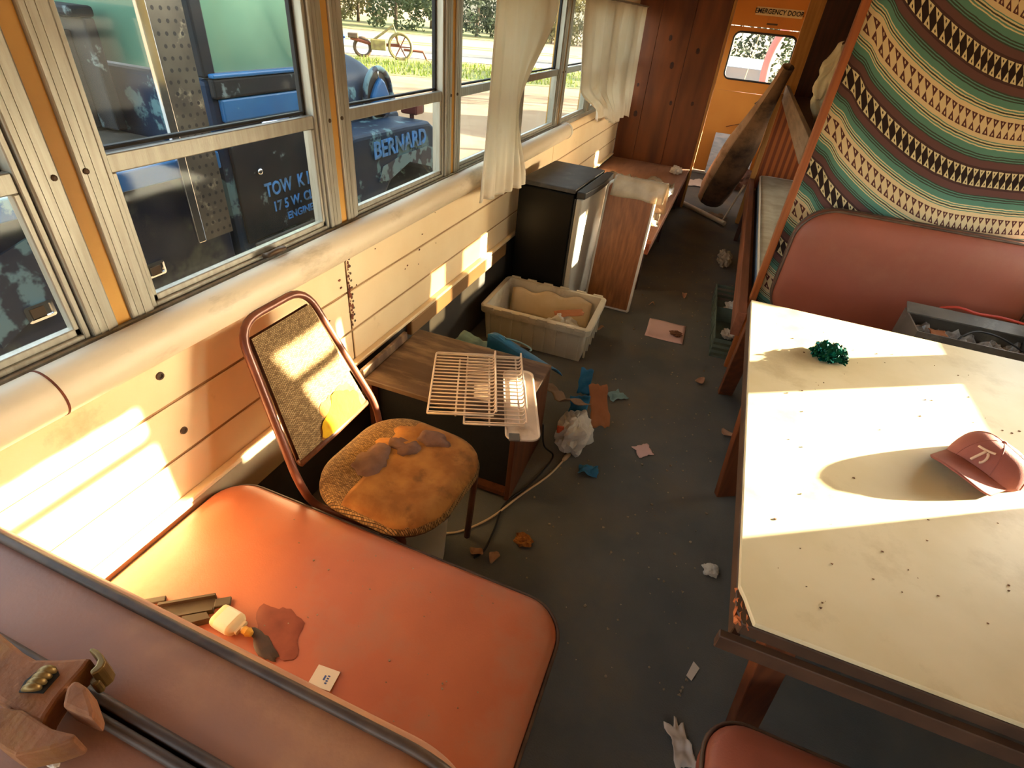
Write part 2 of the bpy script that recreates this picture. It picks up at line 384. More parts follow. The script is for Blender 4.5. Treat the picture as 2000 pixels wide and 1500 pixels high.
build('door_header', G().box(-0.47, 0.50, YB-0.03, YB+0.04, 1.68, ZC+0.05), 'door_paint', wq, bevel=0.006)
sgp = build('sign_plate', G().box(-0.135, 0.375, YB-0.034, YB-0.031, 1.795, 1.875), 'sign_white', wq)
text('sign_lettering', 'EMERGENCY DOOR', 0.066, frame(Vector((0.12, YB-0.0355, 1.835)), (1,0,0), (0,0,1)), 'ink', wq, 0.0008, sx=0.90)
build('latch_slot', G().box(0.02, 0.14, YB-0.036, YB-0.029, 1.71, 1.728), 'bolt_metal', wq, bevel=0.003)
dr = struct('door_1', (0.0, YB, 0.0), 'mustard emergency door with a rounded window at the end of the aisle')
def door_outline():
    return None
# door leaf as a frame round its window
DX0, DX1, WZ0, WZ1, WX0, WX1 = -0.43, 0.47, 1.13, 1.62, -0.30, 0.40
hole = rloop(WX1-WX0, WZ1-WZ0, 0.07, 0, frame(Vector(((WX0+WX1)/2, YB, (WZ0+WZ1)/2)), (1,0,0), (0,0,1)), 8)
def outer_pt(p):
    c = Vector(((WX0+WX1)/2, YB, (WZ0+WZ1)/2)); d = p - c; t = 1e9
    if d.x > 1e-6: t = min(t, (DX1-c.x)/d.x)
    if d.x < -1e-6: t = min(t, (DX0-c.x)/d.x)
    if d.z > 1e-6: t = min(t, (1.672-c.z)/d.z)
    if d.z < -1e-6: t = min(t, (1.0-c.z)/d.z)
    return c + d*t
g = G(); n = len(hole); outp = [outer_pt(p) for p in hole]
dv = Vector((0,0.03,0))
g.add(hole + outp + [p+dv for p in hole] + [p+dv for p in outp], [(i, (i+1)%n, n+(i+1)%n, n+i) for i in range(n)] + [(2*n+i, 3*n+i, 3*n+(i+1)%n, 2*n+(i+1)%n) for i in range(n)] + [(i, 2*n+i, 2*n+(i+1)%n, (i+1)%n) for i in range(n)])
build('door_upper', g, 'door_paint', dr)
build('door_lower', G().box(DX0, DX1, YB, YB+0.03, 0.03, 1.0), 'door_paint', dr)
build('window_gasket', G().tube([p+Vector((0,-0.002,0)) for p in hole], 0.011, 8, True), 'dark_gasket', dr, True)
build('window_pane', G().prism([p+Vector((0,0.012,0)) for p in hole], (0,0.004,0)), 'window_glass', dr)
build('window_crack_bar', G().tube([(-0.02,YB+0.008,1.61),(-0.045,YB+0.008,1.14)], 0.004, 6), 'sign_white', dr)
build('door_jamb', G().box(-0.47, -0.435, YB-0.03, YB+0.04, 0.0, 1.68), 'pine', dr, bevel=0.004)
build('door_jamb', G().box(0.475, 0.50, YB-0.03, YB+0.04, 0.0, 1.68), 'door_paint', dr, bevel=0.004)
build('handle_plate', G().box(0.24, 0.30, YB-0.02, YB, 0.86, 1.06), 'rust', dr, bevel=0.004)
build('door_handle', G().tube([(0.27,YB-0.02,0.98),(0.25,YB-0.05,0.95),(0.19,YB-0.055,0.93),(0.16,YB-0.05,0.90)], 0.010, 8), 'bolt_metal', dr, True)
build('pull_cord', G().tube([(0.27,YB-0.02,0.88),(0.20,YB-0.025,0.74),(0.08,YB-0.02,0.66),(-0.10,YB-0.015,0.60)], 0.004, 6), 'rust', dr, True)
build('threshold', G().box(-0.43, 0.47, YB-0.06, YB, 0.0, 0.025), 'aluminium', dr, bevel=0.004)
# right-hand partition, dark, with a pale jamb
wd = struct('wall_partition_dark')
build('dark_panel', G().box(0.44, 0.84, YP, YP+0.02, 0.0, ZC), 'dark_wood', wd)
build('dark_panel', G().box(0.843, XR, YP, YP+0.02, 0.0, ZC), 'dark_wood', wd)
build('pale_jamb', G().box(0.31, 0.437, YP-0.01, YP+0.05, 0.0, ZC), 'pine', wd, bevel=0.004)

# ------------------------------------------------------------------ furniture materials
mat('orange_vinyl', (190,110,74), (176,97,66), scale=3, rough=0.42, bump=0.10, bscale=240, dirt=(164,120,96), dscale=3.5, dlo=0.48, dhi=0.75, spec=0.45)
mat('red_vinyl', (140,76,58), (124,64,48), scale=3, rough=0.5, bump=0.10, bscale=240, dirt=(142,88,66), dscale=3, dlo=0.5, dhi=0.8)
mat('brown_vinyl', (146,102,86), (182,124,88), scale=3, rough=0.5, bump=0.15, bscale=160, dirt=(200,150,106), dscale=3, dlo=0.5, dhi=0.8)
mat('piping', (66,48,40), (92,70,56), scale=20, rough=0.5)
mat('steel_frame', (70,62,56), rough=0.5, metal=0.6)
mat('laminate', (206,190,156), (196,178,140), scale=5, rough=0.5, dirt=(168,146,108), dscale=4, dlo=0.52, dhi=0.75, bump=0.03, bscale=80)
mat('table_edge', (74,50,34), (56,36,24), scale=12, rough=0.6)
mat('raw_chip', (186,104,56), (150,76,36), scale=40, rough=0.9, bump=0.4, bscale=90)
mat('black_fridge', (11,10,9), (15,14,12), scale=8, rough=0.4, spec=0.12)
mat('fridge_top', (70,68,64), (58,56,54), scale=10, rough=0.6, dirt=(104,98,90), dscale=7, dlo=0.55, dhi=0.8)
mat('silver', (168,164,154), (158,154,144), scale=3, rough=0.5, metal=0.2)
mat('black_plastic', (30,29,28), rough=0.45)
mat('wood_laminate', (142,86,44), (114,64,28), rough=0.4, scale=4, stretch=(14,14,0.7))
mat('white_trim', (206,196,180), rough=0.5)
mat('pinkish_ply', (168,118,88), (150,102,74), scale=4, rough=0.7, stretch=(3,0.6,3), dirt=(120,82,58), dscale=5)
mat('cabinet_brown', (96,70,50), (80,56,38), scale=6, rough=0.55, stretch=(1,4,1), dirt=(146,116,84), dscale=3.5, dlo=0.48, dhi=0.72)
mat('cabinet_side', (104,58,32), (82,44,22), rough=0.5, scale=3, stretch=(10,10,0.8))
mat('speaker_cloth', (18,16,15), (26,22,20), scale=200, rough=0.95)
mat('tote_plastic', (214,202,178), (202,188,162), scale=4, rough=0.45, translucent=0.25, dirt=(150,128,98), dscale=7, dlo=0.55, dhi=0.8)
mat('brown_tube', (124,74,54), (104,58,42), scale=14, rough=0.35, metal=0.2)
mat('foam_old', (158,106,48), (132,82,34), scale=16, rough=0.95, bump=0.7, bscale=90, dirt=(96,60,28), dscale=14, dlo=0.55, dhi=0.75)
mat('foam_yellow', (206,164,20), (184,130,14), scale=26, rough=0.95, bump=0.8, bscale=70)
mat('brown_rag', (112,80,66), (92,64,52), scale=20, rough=0.95, bump=0.6, bscale=90)
mat('bucket_white', (222,216,204), (212,204,190), scale=5, rough=0.4)
mat('curtain_cloth', (240,232,216), (234,224,204), scale=4, rough=0.9, translucent=0.42, dirt=(212,184,146), dscale=3, dlo=0.58, dhi=0.9, bump=0.15, bscale=300)
mat('mattress_top', (168,152,126), (148,130,104), scale=7, rough=0.95, bump=0.7, bscale=30)
mat('mattress_side', (112,128,146), (92,108,128), scale=6, rough=0.9, stretch=(1,4,1))
mat('white_cloth', (206,190,162), (188,170,140), scale=12, rough=0.95, bump=0.5, bscale=40)
mat('metal_grey', (112,106,98), (92,88,82), scale=8, rough=0.45, metal=0.35, dirt=(140,134,124), dscale=9)

def weave_mat(name, c1, c2, sc):
    m = mat(name, c1, c2, scale=30, rough=0.95)
    n = m.node_tree.nodes; l = m.node_tree.links; b = n['Principled BSDF']
    uv = n.new('ShaderNodeUVMap'); mp = n.new('ShaderNodeMapping'); mp.inputs['Scale'].default_value = (sc[0], sc[1], 1); l.new(uv.outputs[0], mp.inputs[0])
    br = n.new('ShaderNodeTexBrick'); br.inputs['Scale'].default_value = 1.0; br.inputs['Color1'].default_value = lin(c1); br.inputs['Color2'].default_value = lin(c2)
    br.inputs['Mortar'].default_value = lin(tuple(int(v*0.62) for v in c2)); br.inputs['Mortar Size'].default_value = 0.08; br.inputs['Brick Width'].default_value = 1.0; br.inputs['Row Height'].default_value = 0.5
    l.new(mp.outputs[0], br.inputs[0]); l.new(br.outputs['Color'], b.inputs['Base Color'])
    bp = n.new('ShaderNodeBump'); bp.inputs['Strength'].default_value = 0.8; bp.inputs['Distance'].default_value = 0.003; bp.invert = True
    l.new(br.outputs['Fac'], bp.inputs['Height']); l.new(bp.outputs[0], b.inputs['Normal'])
    return m
weave_mat('woven_tan', (172,142,98), (118,90,54), (30, 52))
weave_mat('woven_seat', (176,136,84), (112,78,42), (50, 70))

def set_uv(o, fn):
    me = o.data; uvl = me.uv_layers.new(name='UVMap')
    for lp in me.loops: uvl.data[lp.index].uv = fn(me.vertices[lp.vertex_index].co)

# ------------------------------------------------------------------ wall duct
dt = thing('wall_duct', 'long rounded white duct running under the side windows', 'duct', (-1.07, 1.5, 0.88))
def duct(y0, y1, r=0.050):
    return G().lathe([(r,0),(r,y1-y0)], (0,0,0), 28, Matrix.Translation((-1.097,y0,0.958)) @ Matrix.Rotation(-PI/2,4,'X'))
build('duct_section', duct(-1.2, 0.462), 'duct_paint', dt, True, angle=40)
build('duct_section', duct(0.464, 3.96), 'duct_paint', dt, True, angle=40)
build('joint_band', G().lathe([(0.0512,0),(0.0512,0.004)], (0,0,0), 28, Matrix.Translation((-1.097,0.4605,0.958)) @ Matrix.Rotation(-PI/2,4,'X')), 'rust', dt, True, angle=40)
build('end_cap', G().lathe([(0.0525,0),(0.0525,0.03),(0.048,0.04),(0.02,0.042)], (0,0,0), 28, Matrix.Translation((-1.097,3.95,0.958)) @ Matrix.Rotation(-PI/2,4,'X')), 'white_trim', dt, True, angle=40)

# ------------------------------------------------------------------ bench seats (a cushion, a padded back, piping, steel legs)
def cushion(w, h, t, r=0.07):
    return [(0.05,0),(0.008,0.006),(0,0.03),(0,t-0.035),(0.006,t-0.018),(0.02,t-0.006),(0.05,t),(0.12,t+0.006),(0.18,t+0.008)]
def bench(name, label, x0, x1, y0, y1, ztop, m, legs, back=None, group='vinyl bench seats', thick=0.12, rc=0.09, bx0=None, rk=(1,1,1,1)):
    """seat between y0 and y1; back = (ya, yb, z0, z1, lean, material, radius)"""
    t = thing(name, label, 'bench seat', ((x0+x1)/2, (y0+y1)/2, 0), group)
    Mx = Matrix.Translation(((x0+x1)/2, (y0+y1)/2, ztop-thick-0.008))
    s = build('seat_cushion', G().rstack(x1-x0, y1-y0, rc, cushion(0,0,thick), Mx, 8), m, t, True, angle=50)
    build('seat_piping', G().tube(rloop(x1-x0, y1-y0, rc, thick-0.030, Mx, 8, -0.003), 0.005, 6, True), 'piping', s, True)
    if back:
        ya, yb, z0, z1, lean, bm_, br = back
        if bx0 is not None: x0 = bx0
        d = yb-ya; c = Vector(((x0+x1)/2, ya, (z0+z1)/2))
        # local x = world x, local y = up (leaning), local z = towards the sitter
        upv = Vector((0, lean, 1)).normalized(); sx = Vector((1,0,0)); 
        Mb = frame(c, sx, upv)
        if (Mb @ Vector((0,0,1)) - c).y * (1 if d > 0 else -1) < 0: Mb = frame(c, -sx, upv)
        th = abs(d)
        b = build('backrest', G().rstack(x1-x0, z1-z0, br, [(0.10,-0.004),(0.03,-0.002),(0.0,0.0),(-0.004,0.3*th),(-0.004,0.7*th),(0,th),(0.012,th+0.014),(0.04,th+0.026),(0.10,th+0.034),(0.16,th+0.036)], Mb, 10, (True,True), rk), bm_, t, True, angle=60)
        for zz_ in (0.0, th): build('back_piping', G().tube(rloop(x1-x0, z1-z0, br, zz_, Mb, 10, -0.002, rk), 0.0065, 6, True), 'piping', b, True)
    for (lx, ly) in legs:
        build('leg', G().tube([(lx,ly,0),(lx,ly,ztop-thick)], 0.013, 10), 'steel_frame', t, True)
    return t
bench_a = bench('bench_seat', 'orange vinyl bench seat under the broken chair, a bottle and stain on it', -1.115, -0.052, 0.25, 0.797, 0.445, 'orange_vinyl',
      [(-0.12,0.36),(-0.12,0.74)], (0.112, 0.208, 0.38, 0.965, 0.0, 'brown_vinyl', 0.10), rc=0.10, bx0=-1.03)
bench('bench_seat', 'brown vinyl bench back in the near corner with the rusty wrench on top', -1.115, -0.075, -0.52, -0.04, 0.43, 'brown_vinyl',
      [(-0.14,-0.42),(-0.14,-0.08)], (0.0975, 0.012, 0.38, 0.965, 0.0, 'brown_vinyl', 0.10), rc=0.10, bx0=-1.03)
bench('bench_seat', 'red vinyl bench seat with high back against the striped blanket', 0.425, 1.475, 2.42, 2.86, 0.45, 'red_vinyl',
      [(0.50,2.5),(0.50,2.80)], (2.975, 2.92, 0.40, 0.985, 0.015, 'red_vinyl', 0.16), rc=0.08, rk=(0.15,1,1,0.15))
bench('bench_seat', 'dark red vinyl seat corner at the near end of the table', 0.305, 1.475, 0.22, 0.70, 0.45, 'red_vinyl', [(0.40,0.30),(0.40,0.62)], rc=0.09)

# ------------------------------------------------------------------ table
tb = thing('dinette_table', 'cream laminate dinette table in a sun patch, one corner broken', 'table', (0.72, 1.48, 0))
TX0, TX1, TY0, TY1, TZ = 0.266, 1.486, 0.712, 2.252, 0.74
outl = [(TX0,TY0+0.075),(TX0+0.012,TY0+0.05),(TX0+0.03,TY0),(TX1,TY0),(TX1,TY1),(TX0,TY1)]
build('table_top', G().prism([(x,y,TZ-0.012) for x,y in outl], (0,0,0.012)), 'laminate', tb, bevel=0.002, seg=1)
core = [(TX0-0.002,TY0+0.085),(TX0-0.002,TY0+0.03),(TX0+0.012,TY0-0.002),(TX1,TY0-0.002),(TX1,TY1),(TX0-0.002,TY1)]
build('core_board', G().prism([(x,y,TZ-0.045) for x,y in core], (0,0,0.0325)), 'table_edge', tb, bevel=0.002, seg=1)
g = G().grid(lambda u,v: (TX0-0.001+0.03*u*(0.4+0.6*v), TY0+0.078-0.078*v, TZ-0.012-0.010*abs(math.sin(7*u+5*v))), 6, 8).crumple(0.004, 60)
build('broken_corner', g, 'raw_chip', tb, solid=0.006)
build('apron', G().box(TX0-0.02, TX1-0.02, TY0-0.022, TY0-0.004, TZ-0.085, TZ-0.046), 'table_edge', tb, bevel=0.002, seg=1)
build('apron', G().box(TX0+0.01, TX0+0.028, TY0+0.02, TY1-0.02, TZ-0.10, TZ-0.046), 'table_edge', tb, bevel=0.002, seg=1)
def plank(a, b, w, d, wdir):
    a = Vector(a); b = Vector(b); ax = (b-a).normalized(); wv = Vector(wdir); wv = (wv-ax*wv.dot(ax)).normalized(); dv_ = ax.cross(wv)
    g = G(); q = [wv*sx*w/2 + dv_*sy*d/2 for sx, sy in ((-1,-1),(1,-1),(1,1),(-1,1))]
    return g.add([a+p for p in q]+[b+p for p in q], [(3,2,1,0),(4,5,6,7)]+[(i,(i+1)%4,4+(i+1)%4,4+i) for i in range(4)])
build('leg', plank((0.50,0.92,0.0), (0.385,0.81,TZ-0.046), 0.085, 0.03, (1,0.5,0)), 'table_leg_wood', tb, bevel=0.002, seg=1)
build('leg', plank((0.405,1.88,0.0), (0.345,1.84,TZ-0.046), 0.085, 0.03, (1,0.5,0)), 'table_leg_wood', tb, bevel=0.002, seg=1)
build('leg', plank((0.362,2.69,0.0), (0.312,2.205,TZ-0.046), 0.075, 0.03, (1,0.3,0)), 'table_leg_wood', tb, bevel=0.002, seg=1)
build('leg', plank((1.34,0.92,0.0), (1.40,0.82,TZ-0.046), 0.085, 0.03, (1,0,0)), 'table_leg_wood', tb, bevel=0.002, seg=1)
build('leg', plank((1.34,1.98,0.0), (1.40,2.05,TZ-0.046), 0.085, 0.03, (1,0,0)), 'table_leg_wood', tb, bevel=0.002, seg=1)

# ------------------------------------------------------------------ curtain post and striped blanket
tag(build('partition_post', G().box(0.338, 0.374, 2.975, 3.012, 0.0, ZC-0.03), 'post_wood', bevel=0.006), 'slim reddish wooden post at the edge of the striped blanket', 'post')
def blanket_mat():
    m = bpy.data.materials.new('striped_blanket'); m.use_nodes = True; n = m.node_tree.nodes; l = m.node_tree.links
    b = n['Principled BSDF']; b.inputs['Roughness'].default_value = 0.95; b.inputs['Specular IOR Level'].default_value = 0.1; MATS['striped_blanket'] = m
    uv = n.new('ShaderNodeUVMap'); sp = n.new('ShaderNodeSeparateXYZ'); l.new(uv.outputs[0], sp.inputs[0])
    nz = n.new('ShaderNodeTexNoise'); nz.inputs['Scale'].default_value = 35; nz.inputs['Detail'].default_value = 4; l.new(uv.outputs[0], nz.inputs['Vector'])
    def mth(op, a, b_=None, c=None):
        k = n.new('ShaderNodeMath'); k.operation = op
        for i, x in enumerate((a, b_, c)):
            if x is None: continue
            if isinstance(x, (int, float)): k.inputs[i].default_value = x
            else: l.new(x, k.inputs[i])
        return k.outputs[0]
    wob = mth('MULTIPLY', mth('SUBTRACT', nz.outputs['Fac'], 0.5), 0.006)
    v = mth('ADD', sp.outputs[1], wob)
    half = 0.174
    q = mth('PINGPONG', mth('ADD', mth('SUBTRACT', v, 1.245), 40*half), half)          # 0 at the dark figured band, half at the cream one
    d = mth('DIVIDE', q, half)
    r = n.new('ShaderNodeValToRGB'); r.color_ramp.interpolation = 'CONSTANT'; cr = r.color_ramp
    purple = (98,70,70); dpur = (74,54,54); green = (88,132,120); dgr = (64,72,64); cream = (206,186,150); lt = (204,192,154); blk = (46,36,36)
    stops = [(0.0,blk),(0.17,dpur),(0.22,purple),(0.36,dgr),(0.385,green),(0.405,dgr),(0.43,green),(0.455,dgr),(0.48,green),(0.60,lt),(0.625,green),(0.65,lt),(0.675,dgr),(0.70,lt),(0.73,green),(0.75,cream)]
    while len(cr.elements) < len(stops): cr.elements.new(0.5)
    for e, (p, c) in zip(cr.elements, stops): e.position = p; e.color = lin(c)
    l.new(d, r.inputs[0])
    # figures: rows of little triangles, one row up, one down, in both bands
    def figure(centre, hw):
        w = mth('DIVIDE', mth('SUBTRACT', mth('PINGPONG', mth('ADD', mth('SUBTRACT', v, centre), 40*half*2), 2*half), 0.0), hw)   # 0..; sign lost, so use a wrapped one
        sw = mth('DIVIDE', mth('SUBTRACT', mth('MODULO', mth('ADD', mth('SUBTRACT', v, centre), 40*2*half + half), 2*half), half), hw)  # -..+
        uu = mth('ADD', mth('MULTIPLY', sp.outputs[0], 44.0), mth('MULTIPLY', sw, 0.28))
        tri = mth('MULTIPLY', mth('ABSOLUTE', mth('SUBTRACT', mth('FRACT', uu), 0.5)), 2.0)          # 0 centre .. 1 edge
        tri2 = mth('SUBTRACT', 1.0, tri)
        lowr = mth('LESS_THAN', tri, mth('MULTIPLY', sw, -0.80)); upr = mth('LESS_THAN', tri, mth('MULTIPLY', sw, 0.85))
        hole_ = mth('LESS_THAN', mth('ADD', tri, mth('ABSOLUTE', mth('SUBTRACT', mth('ABSOLUTE', sw), 0.72))), 0.20)
        inside = mth('LESS_THAN', mth('ABSOLUTE', sw), 1.0)
        f = mth('MULTIPLY', mth('MAXIMUM', lowr, upr), inside)
        return mth('MULTIPLY', f, mth('SUBTRACT', 1.0, hole_))
    mx = n.new('ShaderNodeMix'); mx.data_type = 'RGBA'; l.new(figure(1.245, 0.030), mx.inputs[0]); l.new(r.outputs[0], mx.inputs[6]); mx.inputs[7].default_value = lin(lt)
    m2 = n.new('ShaderNodeMix'); m2.data_type = 'RGBA'; l.new(figure(1.245+half, 0.028), m2.inputs[0]); l.new(mx.outputs[2], m2.inputs[6]); m2.inputs[7].default_value = lin((88,54,54))
    l.new(m2.outputs[2], b.inputs['Base Color'])
    wv = n.new('ShaderNodeTexWave'); wv.inputs['Scale'].default_value = 160; wv.bands_direction = 'Y'; l.new(uv.outputs[0], wv.inputs['Vector'])
    bp = n.new('ShaderNodeBump'); bp.inputs['Strength'].default_value = 0.25; bp.inputs['Distance'].default_value = 0.002; l.new(wv.outputs['Fac'], bp.inputs['Height']); l.new(bp.outputs[0], b.inputs['Normal'])
blanket_mat()
def bl_y(x, z): return 3.045 + 0.010*math.sin(9*x+3*z) + 0.008*math.sin(17*x-5*z) + 0.03*smoothstep(0.7,0.34,x)*math.sin(8*z)*0.4 + 0.012*math.sin(5*z+2*x)
def bl(u, v):
    x = 0.372 + u*1.105; z = 0.32 + v*1.60
    return (x, bl_y(x, z), z)
bo = build('striped_blanket', G().grid(bl, 58, 60), 'striped_blanket', None, True, solid=0.004)
def gcurve(x): return 0.285*max((0.96-x)/0.6, 0)**1.7 + 0.03*max((x-1.0)/0.25, 0)**2
def bl_uv(p):
    x = p.x/1.113; z = 1.65 + (p.z-1.65)/1.113
    g0 = gcurve(x) + 0.012*math.exp(-((x-0.40)/0.03)**2)
    return (x + 0.54*gcurve(x), z - g0)
set_uv(bo, bl_uv)
tag(bo, 'green, plum and cream striped woven blanket hung behind the red bench', 'blanket')

# ------------------------------------------------------------------ mini fridge
fg = thing('mini_fridge', 'small black fridge with a silver door against the side wall', 'fridge', (-0.91, 3.34, 0))
RF = Matrix.Translation((-0.69,3.05,0)) @ Matrix.Rotation(math.radians(-3.0),4,'Z')
build('body', G().box(-0.40, -0.05, 0, 0.60, 0.02, 0.795, RF), 'black_fridge', fg, bevel=0.008)
build('top_panel', G().box(-0.40, -0.048, 0.0, 0.60, 0.797, 0.822, RF), 'fridge_top', fg, bevel=0.006)
build('foot', G().box(-0.38, -0.34, 0.04, 0.08, 0, 0.02, RF), 'black_plastic', fg); build('foot', G().box(-0.10, -0.06, 0.04, 0.08, 0, 0.02, RF), 'black_plastic', fg)
fd = build('door', G().box(-0.038, 0.0, 0.003, 0.60, 0.03, 0.775, RF), 'silver', fg, bevel=0.01, seg=3)
build('door_gasket', G().box(-0.049, -0.039, 0.006, 0.594, 0.035, 0.77, RF), 'dark_gasket', fg)
g = G()
n = 12; pl = []
for k in range(n+1):
    y = 0.0 + 0.60*k/n; pl.append((-0.038, y))
for k in range(n, -1, -1):
    y = 0.0 + 0.60*k/n; pl.append((0.014+0.016*math.sin(PI*k/n), y))
g.prism([(x,y,0.777) for x,y in pl], (0,0,0.038), RF)
build('handle_cap', g, 'black_plastic', fd, bevel=0.006)

# ------------------------------------------------------------------ leaning laminate board
tag_ = thing('leaning_board', 'wood-grain tabletop with a white edge standing against the fridge', 'board', (-0.45,3.39,0))
Mb = frame(Vector((-0.477, 3.40, 0.419)), (1,0,0), (0,0.10,0.80))
def board(w,h,r,prof,M): return G().rstack(w,h,r,prof,M,8,(True,True),(1,1,0.12,0.12))
build('panel', board(0.300,0.805,0.05,[(0.006,-0.012),(0.006,0.012)],Mb), 'wood_laminate', tag_, bevel=0.001, seg=1)
build('edge_trim', G().tube(rloop(0.300,0.805,0.05,0,Mb,8,0.0,(1,1,0.12,0.12)), 0.011, 8, True), 'white_trim', tag_, True)

# ------------------------------------------------------------------ rear sleeping platform
pf = thing('sleeping_platform', 'low pinkish plywood platform along the side wall behind the fridge', 'platform', (-0.73, 4.95, 0))
build('platform_top', G().box(XL+0.002, -0.31, 3.72, 6.19, 0.375, 0.40), 'pinkish_ply', pf, bevel=0.004)
build('front_rail', G().box(-0.345, -0.318, 3.72, 6.19, 0.30, 0.3745), 'red_board', pf)
for y in (3.80, 4.95, 6.1): build('leg', G().box(-0.37, -0.346, y-0.03, y+0.03, 0.0, 0.3745), 'dark_wood', pf)

# ------------------------------------------------------------------ brown cabinet
cb = thing('speaker_cabinet', 'dusty brown wooden speaker cabinet under the wire racks', 'cabinet', (-0.73, 1.63, 0))
RC = Matrix.Translation((-0.43,1.415,0)) @ Matrix.Rotation(math.radians(1.0),4,'Z')
build('top_board', G().box(-0.635,0,0,0.44,0.395,0.42,RC), 'cabinet_brown', cb, bevel=0.004)
build('side_board', G().box(-0.022,-0.002,0.012,0.438,0.0,0.3945,RC), 'cabinet_side', cb, bevel=0.003)
build('side_board', G().box(-0.633,-0.613,0.012,0.438,0.0,0.3945,RC), 'cabinet_side', cb, bevel=0.003)
build('back_board', G().box(-0.612,-0.023,0.42,0.436,0.0,0.3945,RC), 'cabinet_side', cb)
build('bottom_board', G().box(-0.612,-0.023,0.014,0.419,0.02,0.04,RC), 'cabinet_side', cb)
build('front_cloth', G().box(-0.612,-0.023,0.05,0.06,0.041,0.394,RC), 'speaker_cloth', cb)
build('back_lip', G().box(-0.655,-0.637,0.0,0.34,0.30,0.455,RC), 'cabinet_brown', cb, bevel=0.004)

# ------------------------------------------------------------------ plastic tote
tt = thing('plastic_tote', 'translucent white plastic tote full of rubbish in front of the fridge', 'storage box', (-0.72, 2.78, 0))
TM = Matrix.Translation((-0.755,2.785,0)) @ Matrix.Rotation(math.radians(1.5),4,'Z')
TW, TD, TH = 0.64, 0.46, 0.225
g = G().rstack(TW, TD, 0.03, [(0.05,0.0),(0.03,0.004),(0.012,TH-0.03),(0.012,TH),(0.020,TH),(0.020,TH-0.03),(0.036,0.012),(0.06,0.010)], TM, 4)
build('tub', g, 'tote_plastic', tt, False, angle=30)
g = G().rstack(TW, TD, 0.03, [(0.011,TH-0.035),(-0.008,TH-0.035),(-0.010,TH+0.002),(0.0,TH+0.006),(0.022,TH+0.006),(0.022,TH-0.004)], TM, 4, (False,False))
build('rim', g, 'tote_plastic', tt)
for i in range(9):
    x = -TW/2+0.05+i*(TW-0.1)/8
    build('rib', G().box(x-0.006, x+0.006, -TD/2+0.006, -TD/2+0.016, 0.02, TH-0.036, TM), 'tote_plastic', tt)
for i in range(5):
    y = -TD/2+0.06+i*(TD-0.12)/4
    build('rib', G().box(TW/2-0.016, TW/2-0.006, y-0.006, y+0.006, 0.02, TH-0.036, TM), 'tote_plastic', tt)
for i in range(6):
    x = -TW/2+0.05+i*(TW-0.1)/5
    build('rim_notch', G().box(x-0.03, x+0.03, TD/2-0.004, TD/2+0.012, TH-0.002, TH+0.012, TM), 'tote_plastic', tt, bevel=0.002, seg=1)
    build('rim_notch', G().box(x-0.03, x+0.03, -TD/2-0.012, -TD/2+0.002, TH-0.012, TH+0.009, TM), 'tote_plastic', tt, bevel=0.002, seg=1)

# ------------------------------------------------------------------ broken chair
ch = thing('broken_chair', 'brown tube chair with torn woven seat and burst backrest beside the wall', 'chair', (-0.70, 1.03, 0))
def rounded_path(pts, r, n=6):
    out = []; pts = [Vector(p) for p in pts]
    out.append(pts[0])
    for i in range(1, len(pts)-1):
        a, b, c = pts[i-1], pts[i], pts[i+1]
        d1 = (a-b); d2 = (c-b); rr = min(r, d1.length*0.45, d2.length*0.45)
        p = b + d1.normalized()*rr; q = b + d2.normalized()*rr
        for k in range(n+1):
            t = k/n; out.append(p*(1-t)**2 + b*2*t*(1-t) + q*t*t)
    out.append(pts[-1]); return out
Btl = Vector((-1.055,0.885,0.915)); Btr = Vector((-1.055,1.145,0.915)); Bbl = Vector((-0.885,0.815,0.47)); Bbr = Vector((-0.885,1.215,0.47))
path = rounded_path([(-0.62,0.84,0.380),(-0.86,0.83,0.380),tuple(Bbl+Vector((0,0,0.02))),tuple(Btl),tuple(Btr),tuple(Bbr+Vector((0,0,0.02))),(-0.86,1.20,0.380),(-0.62,1.19,0.380)], 0.075)
build('tube_frame', G().tube(path, 0.0118, 10), 'brown_tube', ch, True)
def bk(u, v, off=0.0):
    a = Btl.lerp(Bbl, 0.10+0.80*v); b = Btr.lerp(Bbr, 0.10+0.80*v)
    a = a + (b-a)*0.075; b = b - (b-a)*0.075
    p = a.lerp(b, u); nrm = (Btr-Btl).cross(Bbl-Btl).normalized()
    if nrm.x < 0: nrm = -nrm
    bulge = 0.016*(1-(2*u-1)**4)*(1-(2*v-1)**4)
    return p + nrm*(off + bulge)
g = G().grid(lambda u,v: bk(u,v,0.008), 24, 24)
bkp = build('backrest', g, 'woven_tan', ch, True, solid=0.0)
me = bkp.data; uvl = me.uv_layers.new(name='UVMap')
for lp in me.loops:
    vi = lp.vertex_index; uvl.data[lp.index].uv = ((vi % 25)/24, (vi // 25)/24)
build('backrest_board', G().grid(lambda u,v: bk(u,v,-0.004)-(Vector((0.004,0,0))), 8, 8), 'cabinet_side', bkp, True, solid=0.008)
# burst foam patch, low on the back
def patch(u0, v0, ru, rv, off, n=26, rough_=0.25, seed=1.0):
    g = G(); c = bk(u0, v0, off+0.006); vs = [c]; rr = random.Random(seed)
    rads = [1+rough_*(1.6*noise.noise(Vector((1.6*math.cos(2*PI*k/n),1.6*math.sin(2*PI*k/n),seed*3.7)))+0.35*rr.uniform(-1,1)) for k in range(n)]
    for ring in (0.5, 1.0):
        for k in range(n):
            a = 2*PI*k/n; f = ring*rads[k]
            uu = min(max(u0+ru*f*math.cos(a), 0.02), 0.98); vv = min(max(v0+rv*f*math.sin(a), 0.02), 0.985)
            vs.append(bk(uu, vv, off + (0.004 if ring < 1 else 0.0)))
    fs = [(0, 1+k, 1+(k+1)%n) for k in range(n)] + [(1+k, 1+n+k, 1+n+(k+1)%n, 1+(k+1)%n) for k in range(n)]
    return g.add(vs, fs)
